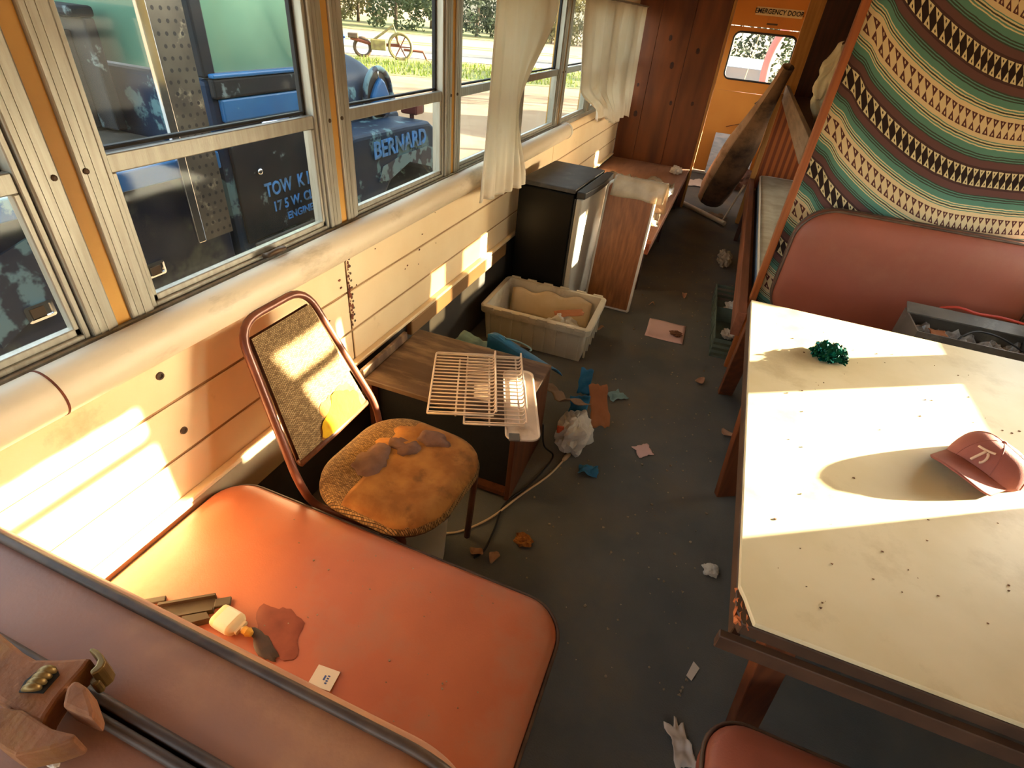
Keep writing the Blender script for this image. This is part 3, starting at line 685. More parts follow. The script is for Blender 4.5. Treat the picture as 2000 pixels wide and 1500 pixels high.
build('torn_edge', patch(0.62,0.91,0.34,0.23,0.0095,36,0.30,3), 'foam_old', bkp, True)
build('foam_patch', patch(0.64,0.94,0.28,0.18,0.0125,36,0.32,4), 'foam_yellow', bkp, True)
build('lower_rail', G().tube([bk(0.0,1.0,0.002),bk(0.5,1.0,0.006),bk(1.0,1.0,0.002)], 0.012, 8), 'cabinet_side', bkp, True)
# seat pad
SM = Matrix.Translation((-0.668,1.026,0.405)) @ Matrix.Rotation(math.radians(-4),4,'Z')
g = G().rstack(0.435, 0.445, 0.15, [(0.06,0.0),(0.01,0.004),(0,0.02),(0.006,0.042),(0.025,0.055),(0.06,0.061),(0.12,0.064),(0.17,0.065)], SM, 10)
seat = build('seat', g, 'woven_seat', ch, True, angle=60); set_uv(seat, lambda p: (p.x*2.2, p.y*2.2))
def blob(cx, cy, rx, ry, z, n=36, rough_=0.2, seed=1, thick=0.004, M=SM):
    rr = random.Random(seed); g = G(); vs = []
    rads = [1+rough_*(1.8*noise.noise(Vector((1.5*math.cos(2*PI*k/n),1.5*math.sin(2*PI*k/n),seed*3.7)))+0.25*rr.uniform(-1,1)) for k in range(n)]
    for (f, dz) in ((1.0,0.0),(0.93,thick),(0.5,thick*1.2)):
        for k in range(n):
            a = 2*PI*k/n; vs.append(M @ Vector((cx+rx*f*rads[k]*math.cos(a), cy+ry*f*rads[k]*math.sin(a), z+dz)))
    vs.append(M @ Vector((cx,cy,z+thick*1.3)))
    fs = []
    for r_ in range(2):
        for k in range(n): fs.append((r_*n+k, r_*n+(k+1)%n, (r_+1)*n+(k+1)%n, (r_+1)*n+k))
    fs += [(2*n+k, 2*n+(k+1)%n, 3*n) for k in range(n)]
    return g.add(vs, fs)
# exposed foam over the front half of the seat
def seat_foam():
    g = G(); nu, nv = 26, 20
    def fn(u, v):
        x = -0.07 + 0.285*u; y = -0.212 + 0.414*v
        # stay on the rounded plan
        ex = 0.2155; ey = 0.2205; rx = max(abs(x)-(ex-0.15), 0); ry = max(abs(y)-(ey-0.15), 0); dd = math.hypot(rx, ry)
        k = 1.0
        if dd > 0.146:
            s_ = 0.146/dd; x = math.copysign((ex-0.15)+rx*s_, x) if rx > 0 else x; y = math.copysign((ey-0.15)+ry*s_, y) if ry > 0 else y
        e = min(ex-abs(x), ey-abs(y)); rr_ = 0.15-math.hypot(max(abs(x)-(ex-0.15),0), max(abs(y)-(ey-0.15),0)); e = min(e, rr_)
        zz_ = 0.066 - 0.030*max(0, 1-e/0.05)**2
        if u == 0: x += 0.03*math.sin(9*v*PI)*0.6 + 0.05*math.sin(2.2*v*PI) ; zz_ -= 0.004
        return SM @ Vector((x, y, zz_+0.002*math.sin(40*x)*math.cos(37*y)))
    return g.grid(fn, nu, nv)
build('exposed_foam', seat_foam(), 'foam_old', seat, True, solid=0.004)
build('torn_flap', blob(-0.085,-0.045,0.055,0.060,0.0665,26,0.35,5,0.008).crumple(0.008,35,2), 'brown_rag', seat, True)
build('torn_flap', blob(0.02,0.135,0.062,0.032,0.0665,26,0.3,6,0.008).crumple(0.006,35,4), 'brown_rag', seat, True)
build('torn_flap', blob(-0.03,0.055,0.05,0.035,0.067,26,0.4,9,0.006).crumple(0.008,35,7), 'brown_rag', seat, True)
build('seat_board', G().rstack(0.40,0.41,0.14,[(0,0),(0,0.012)], SM @ Matrix.Translation((0,0,-0.013)), 8), 'cabinet_side', seat)
build('leg', G().tube(rounded_path([(-0.62,1.19,0.380),(-0.485,1.19,0.375),(-0.51,1.20,0.0)],0.04), 0.012, 8), 'brown_tube', ch, True)
build('leg', G().tube(rounded_path([(-0.62,0.84,0.380),(-0.56,0.845,0.375),(-0.585,0.85,0.0)],0.03), 0.012, 8), 'brown_tube', ch, True)
# white bucket under the chair
bk_ = thing('white_bucket', 'white plastic bucket under the torn chair seat', 'bucket', (-0.650,1.045,0))
build('pail', G().lathe([(0.105,0),(0.11,0.004),(0.128,0.31),(0.132,0.315),(0.132,0.34),(0.124,0.34),(0.106,0.02),(0.02,0.018)], (-0.650,1.045,0), 32), 'bucket_white', bk_, True, angle=40)
build('handle', G().tube([(-0.650+0.134*math.cos(a), 1.045+0.134*math.sin(a), 0.30-0.06*math.sin(a+0.6)) for a in [(-0.2+0.33*k) for k in range(10)]], 0.003, 6), 'steel_frame', bk_, True)

# ------------------------------------------------------------------ curtains
def curtain(name, label, yl, yr, ztop, zbot, xc, folds, amp, seed, ym=None):
    """yl, yr, zbot: functions of height (0 bottom .. 1 top) / of the width (0..1)"""
    t = thing(name, label, 'curtain', (xc, (yl(0)+yr(0))/2, 0.8), 'white side curtains')
    def fn(u, v):
        z0 = zbot(u); z = z0 + (ztop-z0)*v
        y = yl(v) + (yr(v)-yl(v))*u
        if ym: y = yl(v) + (ym-yl(v))*u/0.62 if u < 0.62 else ym + (yr(v)-ym)*(u-0.62)/0.38
        a = amp*(0.45+0.55*(1-v))
        x = xc + a*math.sin(2*PI*folds*u + seed + 0.6*math.sin(3*v)) + 0.3*a*math.sin(2*PI*folds*2.3*u+2*seed) + 0.012*(1-v)
        return (x, y, z)
    build('cloth', G().grid(fn, 90, 40), 'curtain_cloth', t, True, solid=0.0015)
    build('hem', G().tube([Vector(fn(k/60, 0))+Vector((0,0,0.004)) for k in range(61)], 0.0022, 5), 'curtain_cloth', t, True)
    build('rod', G().tube([(xc,yl(1)-0.06,ztop+0.005),(xc,yr(1)+0.08,ztop+0.005)], 0.007, 8), 'aluminium', t, True)
    return t
def c1r(v): return 2.95 - 0.20*smoothstep(0.0,0.44,v) + 0.50*smoothstep(0.44,0.95,v)
curtain('side_curtain', 'long white curtain with a gathered flap hanging beside the fridge', lambda v: 2.30+0.12*v, c1r, 1.73, lambda u: 0.885-0.06*u + 0.004*math.sin(20*u), -1.025, 5, 0.014, 0.4, 2.70)
curtain('side_curtain', 'short white curtain with a loose corner next to the plywood partition', lambda v: 3.78 + 0.12*smoothstep(0.9,0.3,v) + 0.62*smoothstep(0.36,0.05,v), lambda v: 5.95-0.0*v, 1.735, lambda u: 0.96-0.14*u+0.03*math.sin(9*u), -1.035, 8, 0.018, 1.3)

# ------------------------------------------------------------------ bunk on the right behind the blanket
bn = thing('bunk_bed', 'wooden bunk with upper deck and lower rail behind the striped blanket', 'bunk bed', (0.78, 4.4, 0))
build('upper_deck', G().box(0.368, XR-0.03, 3.75, 6.13, 1.165, 1.185), 'dark_wood', bn)
build('upper_rail', G().box(0.338, 0.366, 3.05, 6.13, 1.14, 1.262), 'grey_board', bn, bevel=0.003)
build('lower_rail', G().box(0.285, 0.330, 2.76, 5.985, 0.32, 0.455), 'red_board', bn, bevel=0.003)
build('lower_deck', G().box(0.332, XR-0.03, 3.10, 6.0, 0.33, 0.35), 'pinkish_ply', bn)
build('end_panel', G().box(0.335, XR-0.03, 6.03, 6.05, 0.36, 1.14), 'striped_ply', bn)
build('bunk_post', G().box(0.285, 0.335, 5.99, 6.05, 0.0, 1.20), 'pine', bn, bevel=0.004)
build('bunk_post', G().box(0.295, 0.330, 5.40, 5.46, 0.0, 0.319), 'dark_wood', bn, bevel=0.003)
ms = thing('mattress', 'grey quilted mattress with blue sides on the lower bunk', 'mattress', (0.8, 4.5, 0.35))
MM = Matrix.Translation((0.84,4.56,0.352))
mb = build('mattress_body', G().rstack(0.94,2.86,0.08,[(0.01,0),(0,0.02),(0,0.13),(0.004,0.14)],MM,6), 'mattress_side', ms, True, angle=40)
g = G().grid(lambda u,v: MM @ Vector((-0.465+0.93*u, -1.425+2.85*v, 0.143+0.010*abs(math.sin(u*9*PI))*abs(math.sin(v*28*PI)))), 36, 90)
build('quilted_top', g, 'mattress_top', ms, True, solid=0.004)
build('edge_piping', G().tube(rloop(0.94,2.86,0.08,0.142,MM,6), 0.007, 6, True), 'white_trim', ms, True)
def bundle(u, v):
    s = math.sin(PI*min(max(v,0.02),0.98))**0.6; a = 2*PI*u; k = 1+0.18*math.sin(5*a+4*v)+0.10*math.sin(11*a-7*v)
    return Vector((0.475+0.07*math.cos(a)*s*k, 4.25+0.10*math.sin(a)*s*k, 1.19+0.40*v+0.03*math.sin(3*a)))
g = G().grid(bundle, 44, 20, True).crumple(0.035, 14, 3); zmin = min(q.z for q in g.v); g.v = [q+Vector((0,0,1.187-zmin)) for q in g.v]
tag(build('folded_cloth', g, 'white_cloth', None, True), 'bundle of off-white cloth on the upper bunk beside the post', 'cloth')

# ------------------------------------------------------------------ rolled mat leaning across the aisle, poles
mat('mat_light', (190,150,116), (172,130,96), scale=5, rough=0.9, dirt=(120,84,58), dscale=6, dlo=0.52, dhi=0.75)
mat('mat_dirty', (96,68,48), (128,94,68), scale=4, rough=0.95, bump=0.4, bscale=30, dirt=(48,34,26), dscale=5, dlo=0.46, dhi=0.7)
mat('pvc', (206,188,160), (188,168,138), scale=8, rough=0.45)
rm = thing('rolled_mat', 'long rolled stained mat leaning across the aisle to the bunk', 'rolled mat', (0.0,6.4,0))
A = Vector((-0.02,6.42,0.10)); B = Vector((0.272,5.45,1.43))
def rollr(t): return 0.165*(1-0.72*smoothstep(0.30,1.0,t))*(0.85+0.15*smoothstep(0.0,0.12,t))
axis = (B-A).normalized(); e1 = Vector((1,0,0)); e1 = (e1-axis*e1.dot(axis)).normalized(); e2 = axis.cross(e1)
def rollf(a0, a1, rofs=0.0):
    def fn(u, v):
        a = a0 + (a1-a0)*u; r = rollr(v)*(1+0.06*noise.noise(Vector((3*math.cos(a),3*math.sin(a),5*v))))+rofs
        return A.lerp(B, v) + (e1*math.cos(a) + e2*math.sin(a)*0.8)*r
    return fn
build('dirty_side', G().grid(rollf(-2.3, 1.2), 24, 40), 'mat_dirty', rm, True, solid=0.006)
build('clean_side', G().grid(rollf(1.15, 4.0), 20, 40), 'mat_light', rm, True, solid=0.008)  # pale tone paints the lit side; the other half is dirty
g = G()
sp_ = [A + (e1*math.cos(t)+e2*math.sin(t)*0.8)*(0.02+0.012*t) - axis*0.0 for t in [0.35*k for k in range(28)]]
build('inner_coil', G().grid(lambda u,v: sp_[int(u*27)] + axis*(0.01+0.4*v), 27, 2), 'mat_dirty', rm, True, solid=0.006)
def pole(name, label, a, b, r, m='pvc'): return tag(build(name, G().tube([a, Vector(a).lerp(Vector(b),0.5), b], r, 10), m, None, True, angle=40), label, 'pole')
pole('plastic_pole', 'white plastic pipe lying across the floor below the rolled mat', (-0.315,6.30,0.03), (0.18,5.80,0.03), 0.024)
pole('thin_pole', 'thin white rod propped up behind the rolled mat', (0.16,5.96,0.012), (0.262,6.10,0.36), 0.010)
mat('kraft', (128,98,72), (104,76,54), scale=6, rough=0.9, dirt=(80,58,42), dscale=9)
mat('clear_film', (236,228,214), rough=0.25, glass=(0.35,0.75)); MATS['clear_film'].node_tree.nodes['Principled BSDF'].inputs['Base Color'].default_value = lin((210,190,162))
mat('white_film', (226,220,208), (210,200,184), scale=8, rough=0.5, translucent=0.3)
mat('paper', (222,206,190), (208,190,172), scale=7, rough=0.85)
mat('pink_paper', (214,176,166), (202,162,150), scale=6, rough=0.85)
def sheet(name, label, cat, c, w, h, rz, m, amp=0.012, sc=9, seed=0.0, nu=16, tilt=(0,0), thick=0.0012, lift=0.004, outline=None, group=None):
    """a crumpled sheet lying on something; outline(u,v) can shear its edges"""
    Mt = Matrix.Translation(c) @ Matrix.Rotation(rz,4,'Z') @ Matrix.Rotation(tilt[0],4,'X') @ Matrix.Rotation(tilt[1],4,'Y')
    def fn(u, v):
        x = (u-0.5)*w; y = (v-0.5)*h
        if outline: x, y = outline(u, v, w, h)
        p = Vector((x, y, 0)); q = p*sc + Vector((seed*3.3, seed*1.7, 0))
        z = lift + amp*abs(noise.noise(q)) + 0.5*amp*abs(noise.noise(q*2.7))
        d = noise.noise_vector(q)*amp*0.5
        return Mt @ Vector((x+d.x, y+d.y, z))
    o = build(name, G().grid(fn, nu, nu), m, None, True, solid=thick)
    return tag(o, label, cat, group)
def ragged(seed, k=0.14):
    def f(u, v, w, h):
        a = math.atan2(v-0.5, u-0.5); s = 1 - k*0.5 + k*noise.noise(Vector((2.5*math.cos(a)+seed*5, 2.5*math.sin(a), seed)))
        return (u-0.5)*w*s, (v-0.5)*h*s
    return f
sheet('kraft_paper', 'torn brown paper beside the white pipe under the mat', 'paper', (0.095,6.12,0), 0.19, 0.19, 0.4, 'kraft', 0.05, 6, 1.0, 18, outline=ragged(1,0.4))
sheet('plastic_sheet', 'crumpled clear plastic sheet on the rear platform', 'plastic sheet', (-0.62,4.55,0.40), 0.62, 1.5, 0.1, 'clear_film', 0.16, 3.2, 2.0, 30, outline=ragged(2,0.3))
def drape(u, v):
    # film over the leaning board's top edge
    x = -0.60 + 0.33*u; s = v*0.52
    w = 0.012*noise.noise(Vector((x*12,s*12,8)))
    if s < 0.13: z = 0.846-(0.13-s)*(0.85+0.25*noise.noise(Vector((x*5,0,2)))); y = 3.40+(z-0.419)*0.125-0.020-abs(w)
    elif s < 0.18: z = 0.848+0.3*abs(w); y = 3.434+(s-0.13)*1.0
    else: z = 0.848-(s-0.18)*0.75+0.02*noise.noise(Vector((x*9,s*9,1))); y = 3.484+(s-0.18)*0.66+abs(w)
    return Vector((x + 0.02*noise.noise(Vector((x*6,s*6,4))), y, z))
tag(build('plastic_film', G().grid(drape, 20, 30), 'clear_film', None, True, solid=0.0012), 'milky plastic film draped over the top of the leaning board', 'plastic film')
def wad(name, label, cat, c, r, m, amp=0.5, sc=None, seed=0.0, sq=(1,1,0.7), n=(22,14), group=None):
    sc = sc or 2.2/r
    def fn(u, v):
        a = 2*PI*u; b = PI*min(max(v,0.01),0.99)
        d = Vector((math.cos(a)*math.sin(b), math.sin(a)*math.sin(b), -math.cos(b)))
        k = 1 + amp*noise.noise(d*2.1 + Vector((seed,seed*2,0))) + 0.5*amp*noise.noise(d*5.3 + Vector((0,seed,seed)))
        return Vector((d.x*r*sq[0]*k, d.y*r*sq[1]*k, max(r*sq[2]*(1+d.z*k), 0.0)))
    g = G().grid(fn, n[0], n[1], True)
    zmin = min(p.z for p in g.v); g.v = [p + Vector(c) - Vector((0,0,zmin)) for p in g.v]
    return tag(build(name, g, m, None, False), label, cat, group)
wad('paper_wad', 'crumpled white paper at the far end of the rear platform', 'paper', (-0.42,5.85,0.402), 0.055, 'paper', 0.5, seed=2.0)
wad('cloth_heap', 'plum shaggy heap on the floor in front of the emergency door', 'cloth', (0.21,7.55,0), 0.20, 'brown_rag', 0.45, seed=5.0, sq=(0.9,1,0.6))
wad('pink_ball', 'pale pink ball resting on the plum heap near the door', 'ball', (0.24,7.5,0.245), 0.07, 'pink_paper', 0.04, seed=1.0, sq=(1,1,1))
mat('print_paper', (214,214,212), (170,182,190), scale=7, rough=0.7, stretch=(1,1,5))
pm = Matrix.Translation((-0.06,7.98,0.028)) @ Matrix.Rotation(math.radians(-8),4,'X')
for (a, b, h, lb) in ((-0.14,0.10,0.50,'white printed poster board leaning low against the emergency door'),(0.13,0.40,0.42,'second printed board leaning on the emergency door beside the bunk')):
    o = build('poster_board', G().box(a,b,0,0.012,0,h,pm), 'print_paper', None, bevel=0.002, seg=1); tag(o, lb, 'poster board')
sheet('papers', 'loose white papers on the floor by the door threshold', 'paper', (-0.26,7.4,0), 0.30, 0.40, 0.3, 'paper', 0.03, 7, 3.0, 12, outline=ragged(4,0.3))

# ------------------------------------------------------------------ things on and round the cabinet
mat('wire_white', (226,204,182), (214,190,166), scale=20, rough=0.45)
mat('tray_white', (220,202,182), (206,188,166), scale=6, rough=0.5, dirt=(176,150,122), dscale=8)
def rack(name, label, M, w, d, nb, zo):
    t = thing(name, label, 'wire rack', M.translation)
    r = 0.0038
    build('rim', G().tube([M @ p for p in rounded_path([(0,0,zo),(0,d,zo),(w,d,zo)], 0.015)] , r, 8), 'wire_white', t, True)
    build('rim', G().tube([M @ Vector(p) for p in ((0,0,zo),(w*0.5,0,zo),(w,0,zo))], r, 8), 'wire_white', t, True)
    build('front_bar', G().tube([M @ Vector((w*0.93,0,zo-r*1.6)), M @ Vector((w*0.93,d,zo-r*1.6))], r, 8), 'wire_white', t, True)
    build('cross_bar', G().tube([M @ Vector((w*0.42,0.0,zo-r*1.6)), M @ Vector((w*0.42,d*0.90,zo-r*1.6))], r*0.9, 8), 'wire_white', t, True)
    build('lip_bar', G().tube([M @ Vector((w*1.03,0,zo+0.020)), M @ Vector((w*1.03,d,zo+0.020))], r, 8), 'wire_white', t, True)
    me0 = None
    for i in range(nb):
        y = d*(i+0.5)/nb
        g = G().tube([M @ p for p in rounded_path([(0,y,zo),(w,y,zo),(w*1.03,y,zo+0.022)], 0.008, 3)], 0.0026, 6)
        build('wire', g, 'wire_white', t, True)
    return t
RD = math.radians(113.5)
def rframe(x, y, z): return frame(Vector((x,y,z)), (math.sin(RD),-math.cos(RD),0), (math.cos(RD),math.sin(RD),0))
rack('wire_rack', 'white wire fridge rack on top of the brown cabinet', rframe(-0.722,1.285,0.448), 0.235, 0.40, 18, 0.012)
rack('wire_rack', 'second white wire rack lying under the first one on the tray', rframe(-0.592,1.312,0.433), 0.215, 0.45, 19, 0.008)
ty = thing('drip_tray', 'white plastic drip tray with rounded corners under the wire racks', 'tray', (-0.47,1.54,0.42))
TRM = rframe(-0.462,1.535,0.4215)
build('tray_body', G().rstack(0.125,0.43,0.035,[(0.006,0),(0,0.003),(0,0.010),(0.005,0.010),(0.007,0.004)],TRM,6,(True,True)), 'tray_white', ty, True, angle=40)
build('clip', G().box(-0.050,-0.012,-0.222,-0.185,0.0065,0.014,TRM), 'metal_grey', ty, bevel=0.002)

mat('liner_beige', (204,182,148), (190,166,130), scale=9, rough=0.85, dirt=(150,122,90), dscale=9, dlo=0.6, dhi=0.8)
mat('blue_card', (34,108,148), (28,92,130), scale=10, rough=0.5)
mat('teal_card', (120,150,150), (96,126,128), scale=10, rough=0.6)
mat('orange_print', (214,92,52), rough=0.6)
mat('cardboard', (164,104,64), (146,88,52), scale=6, rough=0.85)
mat('crumb', (160,142,118), (116,94,70), scale=60, rough=0.9)
bx_ = thing('torn_carton', 'torn blue cardboard carton squeezed between cabinet and tote', 'carton', (-0.55,2.05,0))
Mc = Matrix.Translation((-0.60,2.06,0.0)) @ Matrix.Rotation(math.radians(-17),4,'Z')
fp = build('front_panel', G().grid(lambda u,v: Mc @ Vector((-0.16+0.34*u, -0.13+0.02*math.sin(5*u), 0.02+0.385*v - 0.04*u*v + 0.014*math.sin(14*u)*v)), 14, 8), 'blue_card', bx_, True, solid=0.003)
build('top_flap', G().grid(lambda u,v: Mc @ Vector((-0.16+0.34*u, -0.128+0.15*v, 0.402-0.04*u-0.10*v*v)), 10, 6), 'blue_card', bx_, True, solid=0.003)
build('inner_flap', G().grid(lambda u,v: Mc @ Vector((0.12+0.24*u, -0.10+0.10*v+0.02*math.sin(9*u), 0.24-0.05*v+0.012*math.sin(20*u))), 12, 6), 'kraft', bx_, True, solid=0.003)
def flap(u, v): return Mc @ Vector((-0.16+0.34*u, -0.128+0.15*v, 0.402-0.04*u-0.10*v*v + 0.0028))
for k, (w_, hh_) in enumerate(((0.045,0.17),(0.035,0.12),(0.05,0.15),(0.045,0.16))):
    build('print_mark', G().grid(lambda u,v,k=k,w_=w_,hh_=hh_: flap(0.06+0.075*k+w_*u, 0.55+hh_*v), 2, 2), 'paper', bx_, False, solid=0.0008)
build('printed_ring', G().tube([Mc @ Vector((-0.02+0.075*math.cos(t), -0.095+0.07*math.sin(t)*0.9, 0.395-0.05*math.sin(t)*0.5)) for t in [0.15+2.8*k/14 for k in range(15)]], 0.004, 6), 'teal_card', bx_, True)
def scrap(name, label, cat, c, w, h, rz, m, tilt=(0,0), amp=0.02, seed=1.0, lift=0.004):
    return sheet(name, label, cat, c, w, h, rz, m, amp, 14, seed, 12, tilt, 0.0016, lift, ragged(seed,0.16))
scrap('carton_piece', 'dark blue carton piece standing beside the cabinet edge', 'carton', (-0.318,2.005,0.115), 0.10, 0.16, 0.3, 'blue_card', (1.25,0.1), 0.02, 2)
scrap('cardboard_piece', 'orange-brown cardboard flap beside the tote corner', 'cardboard', (-0.235,2.10,0.10), 0.11, 0.22, 0.5, 'cardboard', (0.75,0.3), 0.02, 3)
scrap('carton_piece', 'bright blue carton strip at the tote\'s near corner', 'carton', (-0.36,2.32,0.07), 0.08, 0.15, 0.2, 'blue_card', (1.1,0.4), 0.012, 4)
scrap('carton_piece', 'small blue scrap on the floor beyond the cardboard flap', 'carton', (-0.185,2.36,0.0), 0.11, 0.09, 0.8, 'teal_card', (0,0), 0.03, 5)
scrap('carton_piece', 'small blue scrap on the floor beside the plastic bag', 'carton', (-0.175,1.74,0.0), 0.09, 0.07, 0.2, 'blue_card', (0,0), 0.03, 6)
pb = wad('plastic_bag', 'white shopping bag with an orange mark beside the cabinet', 'plastic bag', (-0.290,1.865,0.0), 0.105, 'white_film', 0.40, seed=8.0, sq=(0.72,1.0,0.85), n=(30,20))
build('printed_mark', G().grid(lambda u,v: (-0.357+0.03*u, 1.80+0.008*u-0.012*v, 0.115+0.05*v), 4, 4).crumple(0.003,30), 'orange_print', pb, True, solid=0.002)
scrap('card_scrap', 'grey-green card tucked behind the cabinet by the ledge', 'card', (-0.86,1.97,0.30), 0.22, 0.14, -0.3, 'teal_card', (0.4,0.1), 0.03, 12)
# contents of the tote
wad('plastic_bag', 'crumpled clear bag lying in the white tote', 'plastic bag', (-0.62,2.74,0.014), 0.105, 'white_film', 0.40, seed=3.0, sq=(1.0,0.9,0.8), n=(26,18))
scrap('cardboard_piece', 'brown cardboard strip sticking up in the white tote', 'cardboard', (-0.60,2.77,0.195), 0.18, 0.06, 0.5, 'cardboard', (0.3,-0.15), 0.01, 7)
def torn_board(u, v): return TM @ Vector((-0.27+0.52*u, 0.15+0.035*v, 0.03+ (0.175-0.12*smoothstep(0.25,1.0,1-u)*0.2 + 0.014*math.sin(17*u)*v)*v))
tag(build('torn_liner', G().grid(torn_board, 20, 8), 'liner_beige', None, True, solid=0.003), 'torn beige liner standing inside the white tote', 'liner')

# ------------------------------------------------------------------ cords
mat('cord_white', (206,176,138), rough=0.5); mat('cord_black', (26,22,20), rough=0.6)
def smooth_path(pts, n=8):
    pts = [Vector(p) for p in pts]; out = []
    for i in range(len(pts)-1):
        p0 = pts[max(i-1,0)]; p1 = pts[i]; p2 = pts[i+1]; p3 = pts[min(i+2,len(pts)-1)]
        for k in range(n):
            t = k/n; out.append(0.5*((2*p1)+(p2-p0)*t+(2*p0-5*p1+4*p2-p3)*t*t+(3*p1-p0-3*p2+p3)*t**3))
    out.append(pts[-1]); return out
wc = thing('power_cable', 'cream power cable with a plug on the floor by the cabinet', 'power cable', (-0.4,1.4,0))
cp = [(U(x,y,2,0.006)) for x,y in ((870,1042),(905,1036),(960,1010),(1020,965),(1070,930),(1100,900))]
build('wire', G().tube(smooth_path(cp), 0.0045, 8), 'cord_white', wc, True)
d_ = (cp[-1]-cp[-2]).normalized()
build('plug', G().tube([cp[-1]+Vector((0,0,0.004)), cp[-1]+d_*0.02+Vector((0,0,0.005)), cp[-1]+d_*0.05+Vector((0,0,0.005))], [0.008,0.011,0.010], 10), 'cord_white', wc, True)
bc = [(U(x,y,2,0.006)) for x,y in ((1088,790),(1092,840),(1080,890),(1060,920),(1030,950),(985,985),(965,1035),(945,1075),(925,1090))]
bc[0].z = 0.22; bc[0].x = -0.40; bc[0].y = 1.7; bc[1] = Vector((-0.385,1.71,0.10))
tag(build('black_cable', G().tube(smooth_path(bc), 0.004, 8), 'cord_black', None, True), 'black power cable trailing from the cabinet across the floor', 'power cable')

# ------------------------------------------------------------------ floor litter
pk = sheet('pink_sheet', 'pink paper square on the aisle floor with a brown clump', 'paper', (-0.045,3.235,0), 0.24, 0.26, 0.03, 'pink_paper', 0.008, 5, 1.0, 12)
mat('brown_clump', (120,78,48), (86,52,30), scale=60, rough=0.95, bump=0.6, bscale=80)
wad('brown_clump', 'small brown clump lying on the pink paper', 'clump', (0.02,3.20,0.010), 0.032, 'brown_clump', 0.5, seed=4.0, sq=(1.2,0.8,0.4))
sheet('pink_scrap', 'small pink paper scrap alone on the dark floor', 'paper', (0.025,1.995,0), 0.095, 0.085, 0.7, 'pink_paper', 0.006, 9, 2.0, 8, outline=ragged(2,0.3))
mat('foam_crumb', (168,104,40), (138,78,26), scale=70, rough=0.95, bump=0.6, bscale=90)
wad('foam_lump', 'orange foam lump on the floor in front of the bench', 'foam', (-0.305,1.262,0), 0.030, 'foam_crumb', 0.5, seed=2.0, sq=(1.1,0.9,0.6))
mat('dry_leaf', (172,132,104), (142,100,76), scale=20, rough=0.9)
for i, (px, py, w, lb) in enumerate(((965,1092,0.065,'curled dry leaf by the orange bench corner'),(930,1082,0.06,'flat dry leaf beside the curled one at the bench'),(1365,748,0.075,'dry leaf by the foot of the wooden post'),(1420,852,0.085,'dry leaf under the table\'s far side'),(1172,645,0.05,'pale paper ball beside the tote'),(1335,580,0.06,'dry leaf in the aisle near the pink paper'),(1272,597,0.04,'tiny dry leaf in the aisle beside the leaning board'))):
    p = U(px, py, 2, 0.0)
    def leaf(u, v, w=w, i=i):
        s = math.sin(PI*min(max(v,0.03),0.97))**0.7; x = (u-0.5)*w*0.62*s; y = (v-0.5)*w
        return Vector((x, y, 0.003 + 0.35*abs(x) + 0.012*(1+math.sin(5*v+i)) ))
    g = G().grid(leaf, 6, 8); Ml = Matrix.Translation((p.x,p.y,0)) @ Matrix.Rotation(i*1.3,4,'Z'); g.v = [Ml @ q for q in g.v]
    tag(build('dry_leaf', g, 'dry_leaf', None, True, solid=0.001), lb, 'leaf', 'dry leaves on the floor')
wad('plastic_wad', 'tiny crumpled clear plastic wad on the floor near the table', 'plastic', (0.376,1.44,0), 0.028, 'white_film', 0.5, seed=6.0, sq=(1,1,0.5))
sheet('curled_paper', 'curled beige paper beside the near red seat', 'paper', (0.345,0.80,0.0), 0.075, 0.15, 0.5, 'paper', 0.035, 12, 5.0, 12, outline=ragged(5,0.3))
tag(build('plastic_sliver', G().prism([(0.335,1.01,0.002),(0.352,1.00,0.002),(0.372,1.05,0.002),(0.352,1.065,0.002)], (0,0,0.002)), 'paper'), 'white plastic sliver on the floor beside the table leg', 'plastic')
g = G(); rr = random.Random(11)
for i in range(300):
    x = rr.uniform(-0.35,0.34) if i % 3 else rr.uniform(0.05,0.34); y = rr.uniform(0.85,5.2)
    s = rr.choice((0.0025,0.003,0.004,0.006)); h = s*rr.uniform(0.4,0.9); a = rr.uniform(0,PI)
    n = rr.randint(3,5)
    g.prism([(x+s*rr.uniform(.6,1.3)*math.cos(a+2*PI*k/n), y+s*rr.uniform(.6,1.3)*math.sin(a+2*PI*k/n), 0.0004) for k in range(n)], (0,0,h))
o = build('floor_litter', g, 'crumb'); tag(o, 'small pale crumbs scattered over the dark aisle floor', 'crumbs', kind='stuff')
def scatter(name, label, n, box, z, m, seed, smin=0.0015, smax=0.004):
    g = G(); rr = random.Random(seed)
    for i in range(n):
        x = rr.uniform(box[0],box[1]); y = rr.uniform(box[2],box[3])
        if name == 'table_crumbs' and abs(x-0.86) < 0.18 and abs(y-1.44) < 0.20: continue
        s = rr.uniform(smin,smax); a = rr.uniform(0,PI); k_ = rr.randint(3,5)
        g.prism([(x+s*rr.uniform(.6,1.6)*math.cos(a+2*PI*k/k_), y+s*rr.uniform(.5,1.2)*math.sin(a+2*PI*k/k_), z) for k in range(k_)], (0,0,s*0.6))
    return tag(build(name, g, m), label, 'crumbs', kind='stuff')
scatter('seat_crumbs', 'pale crumbs scattered on the orange bench seat', 46, (-0.85,-0.15,0.34,0.74), 0.4455, 'crumb', 3, 0.0012, 0.0028)
scatter('table_crumbs', 'dark crumbs scattered over the sunlit table', 85, (0.32,1.1,0.80,2.1), TZ+0.0003, 'brown_clump', 5, 0.001, 0.0032)
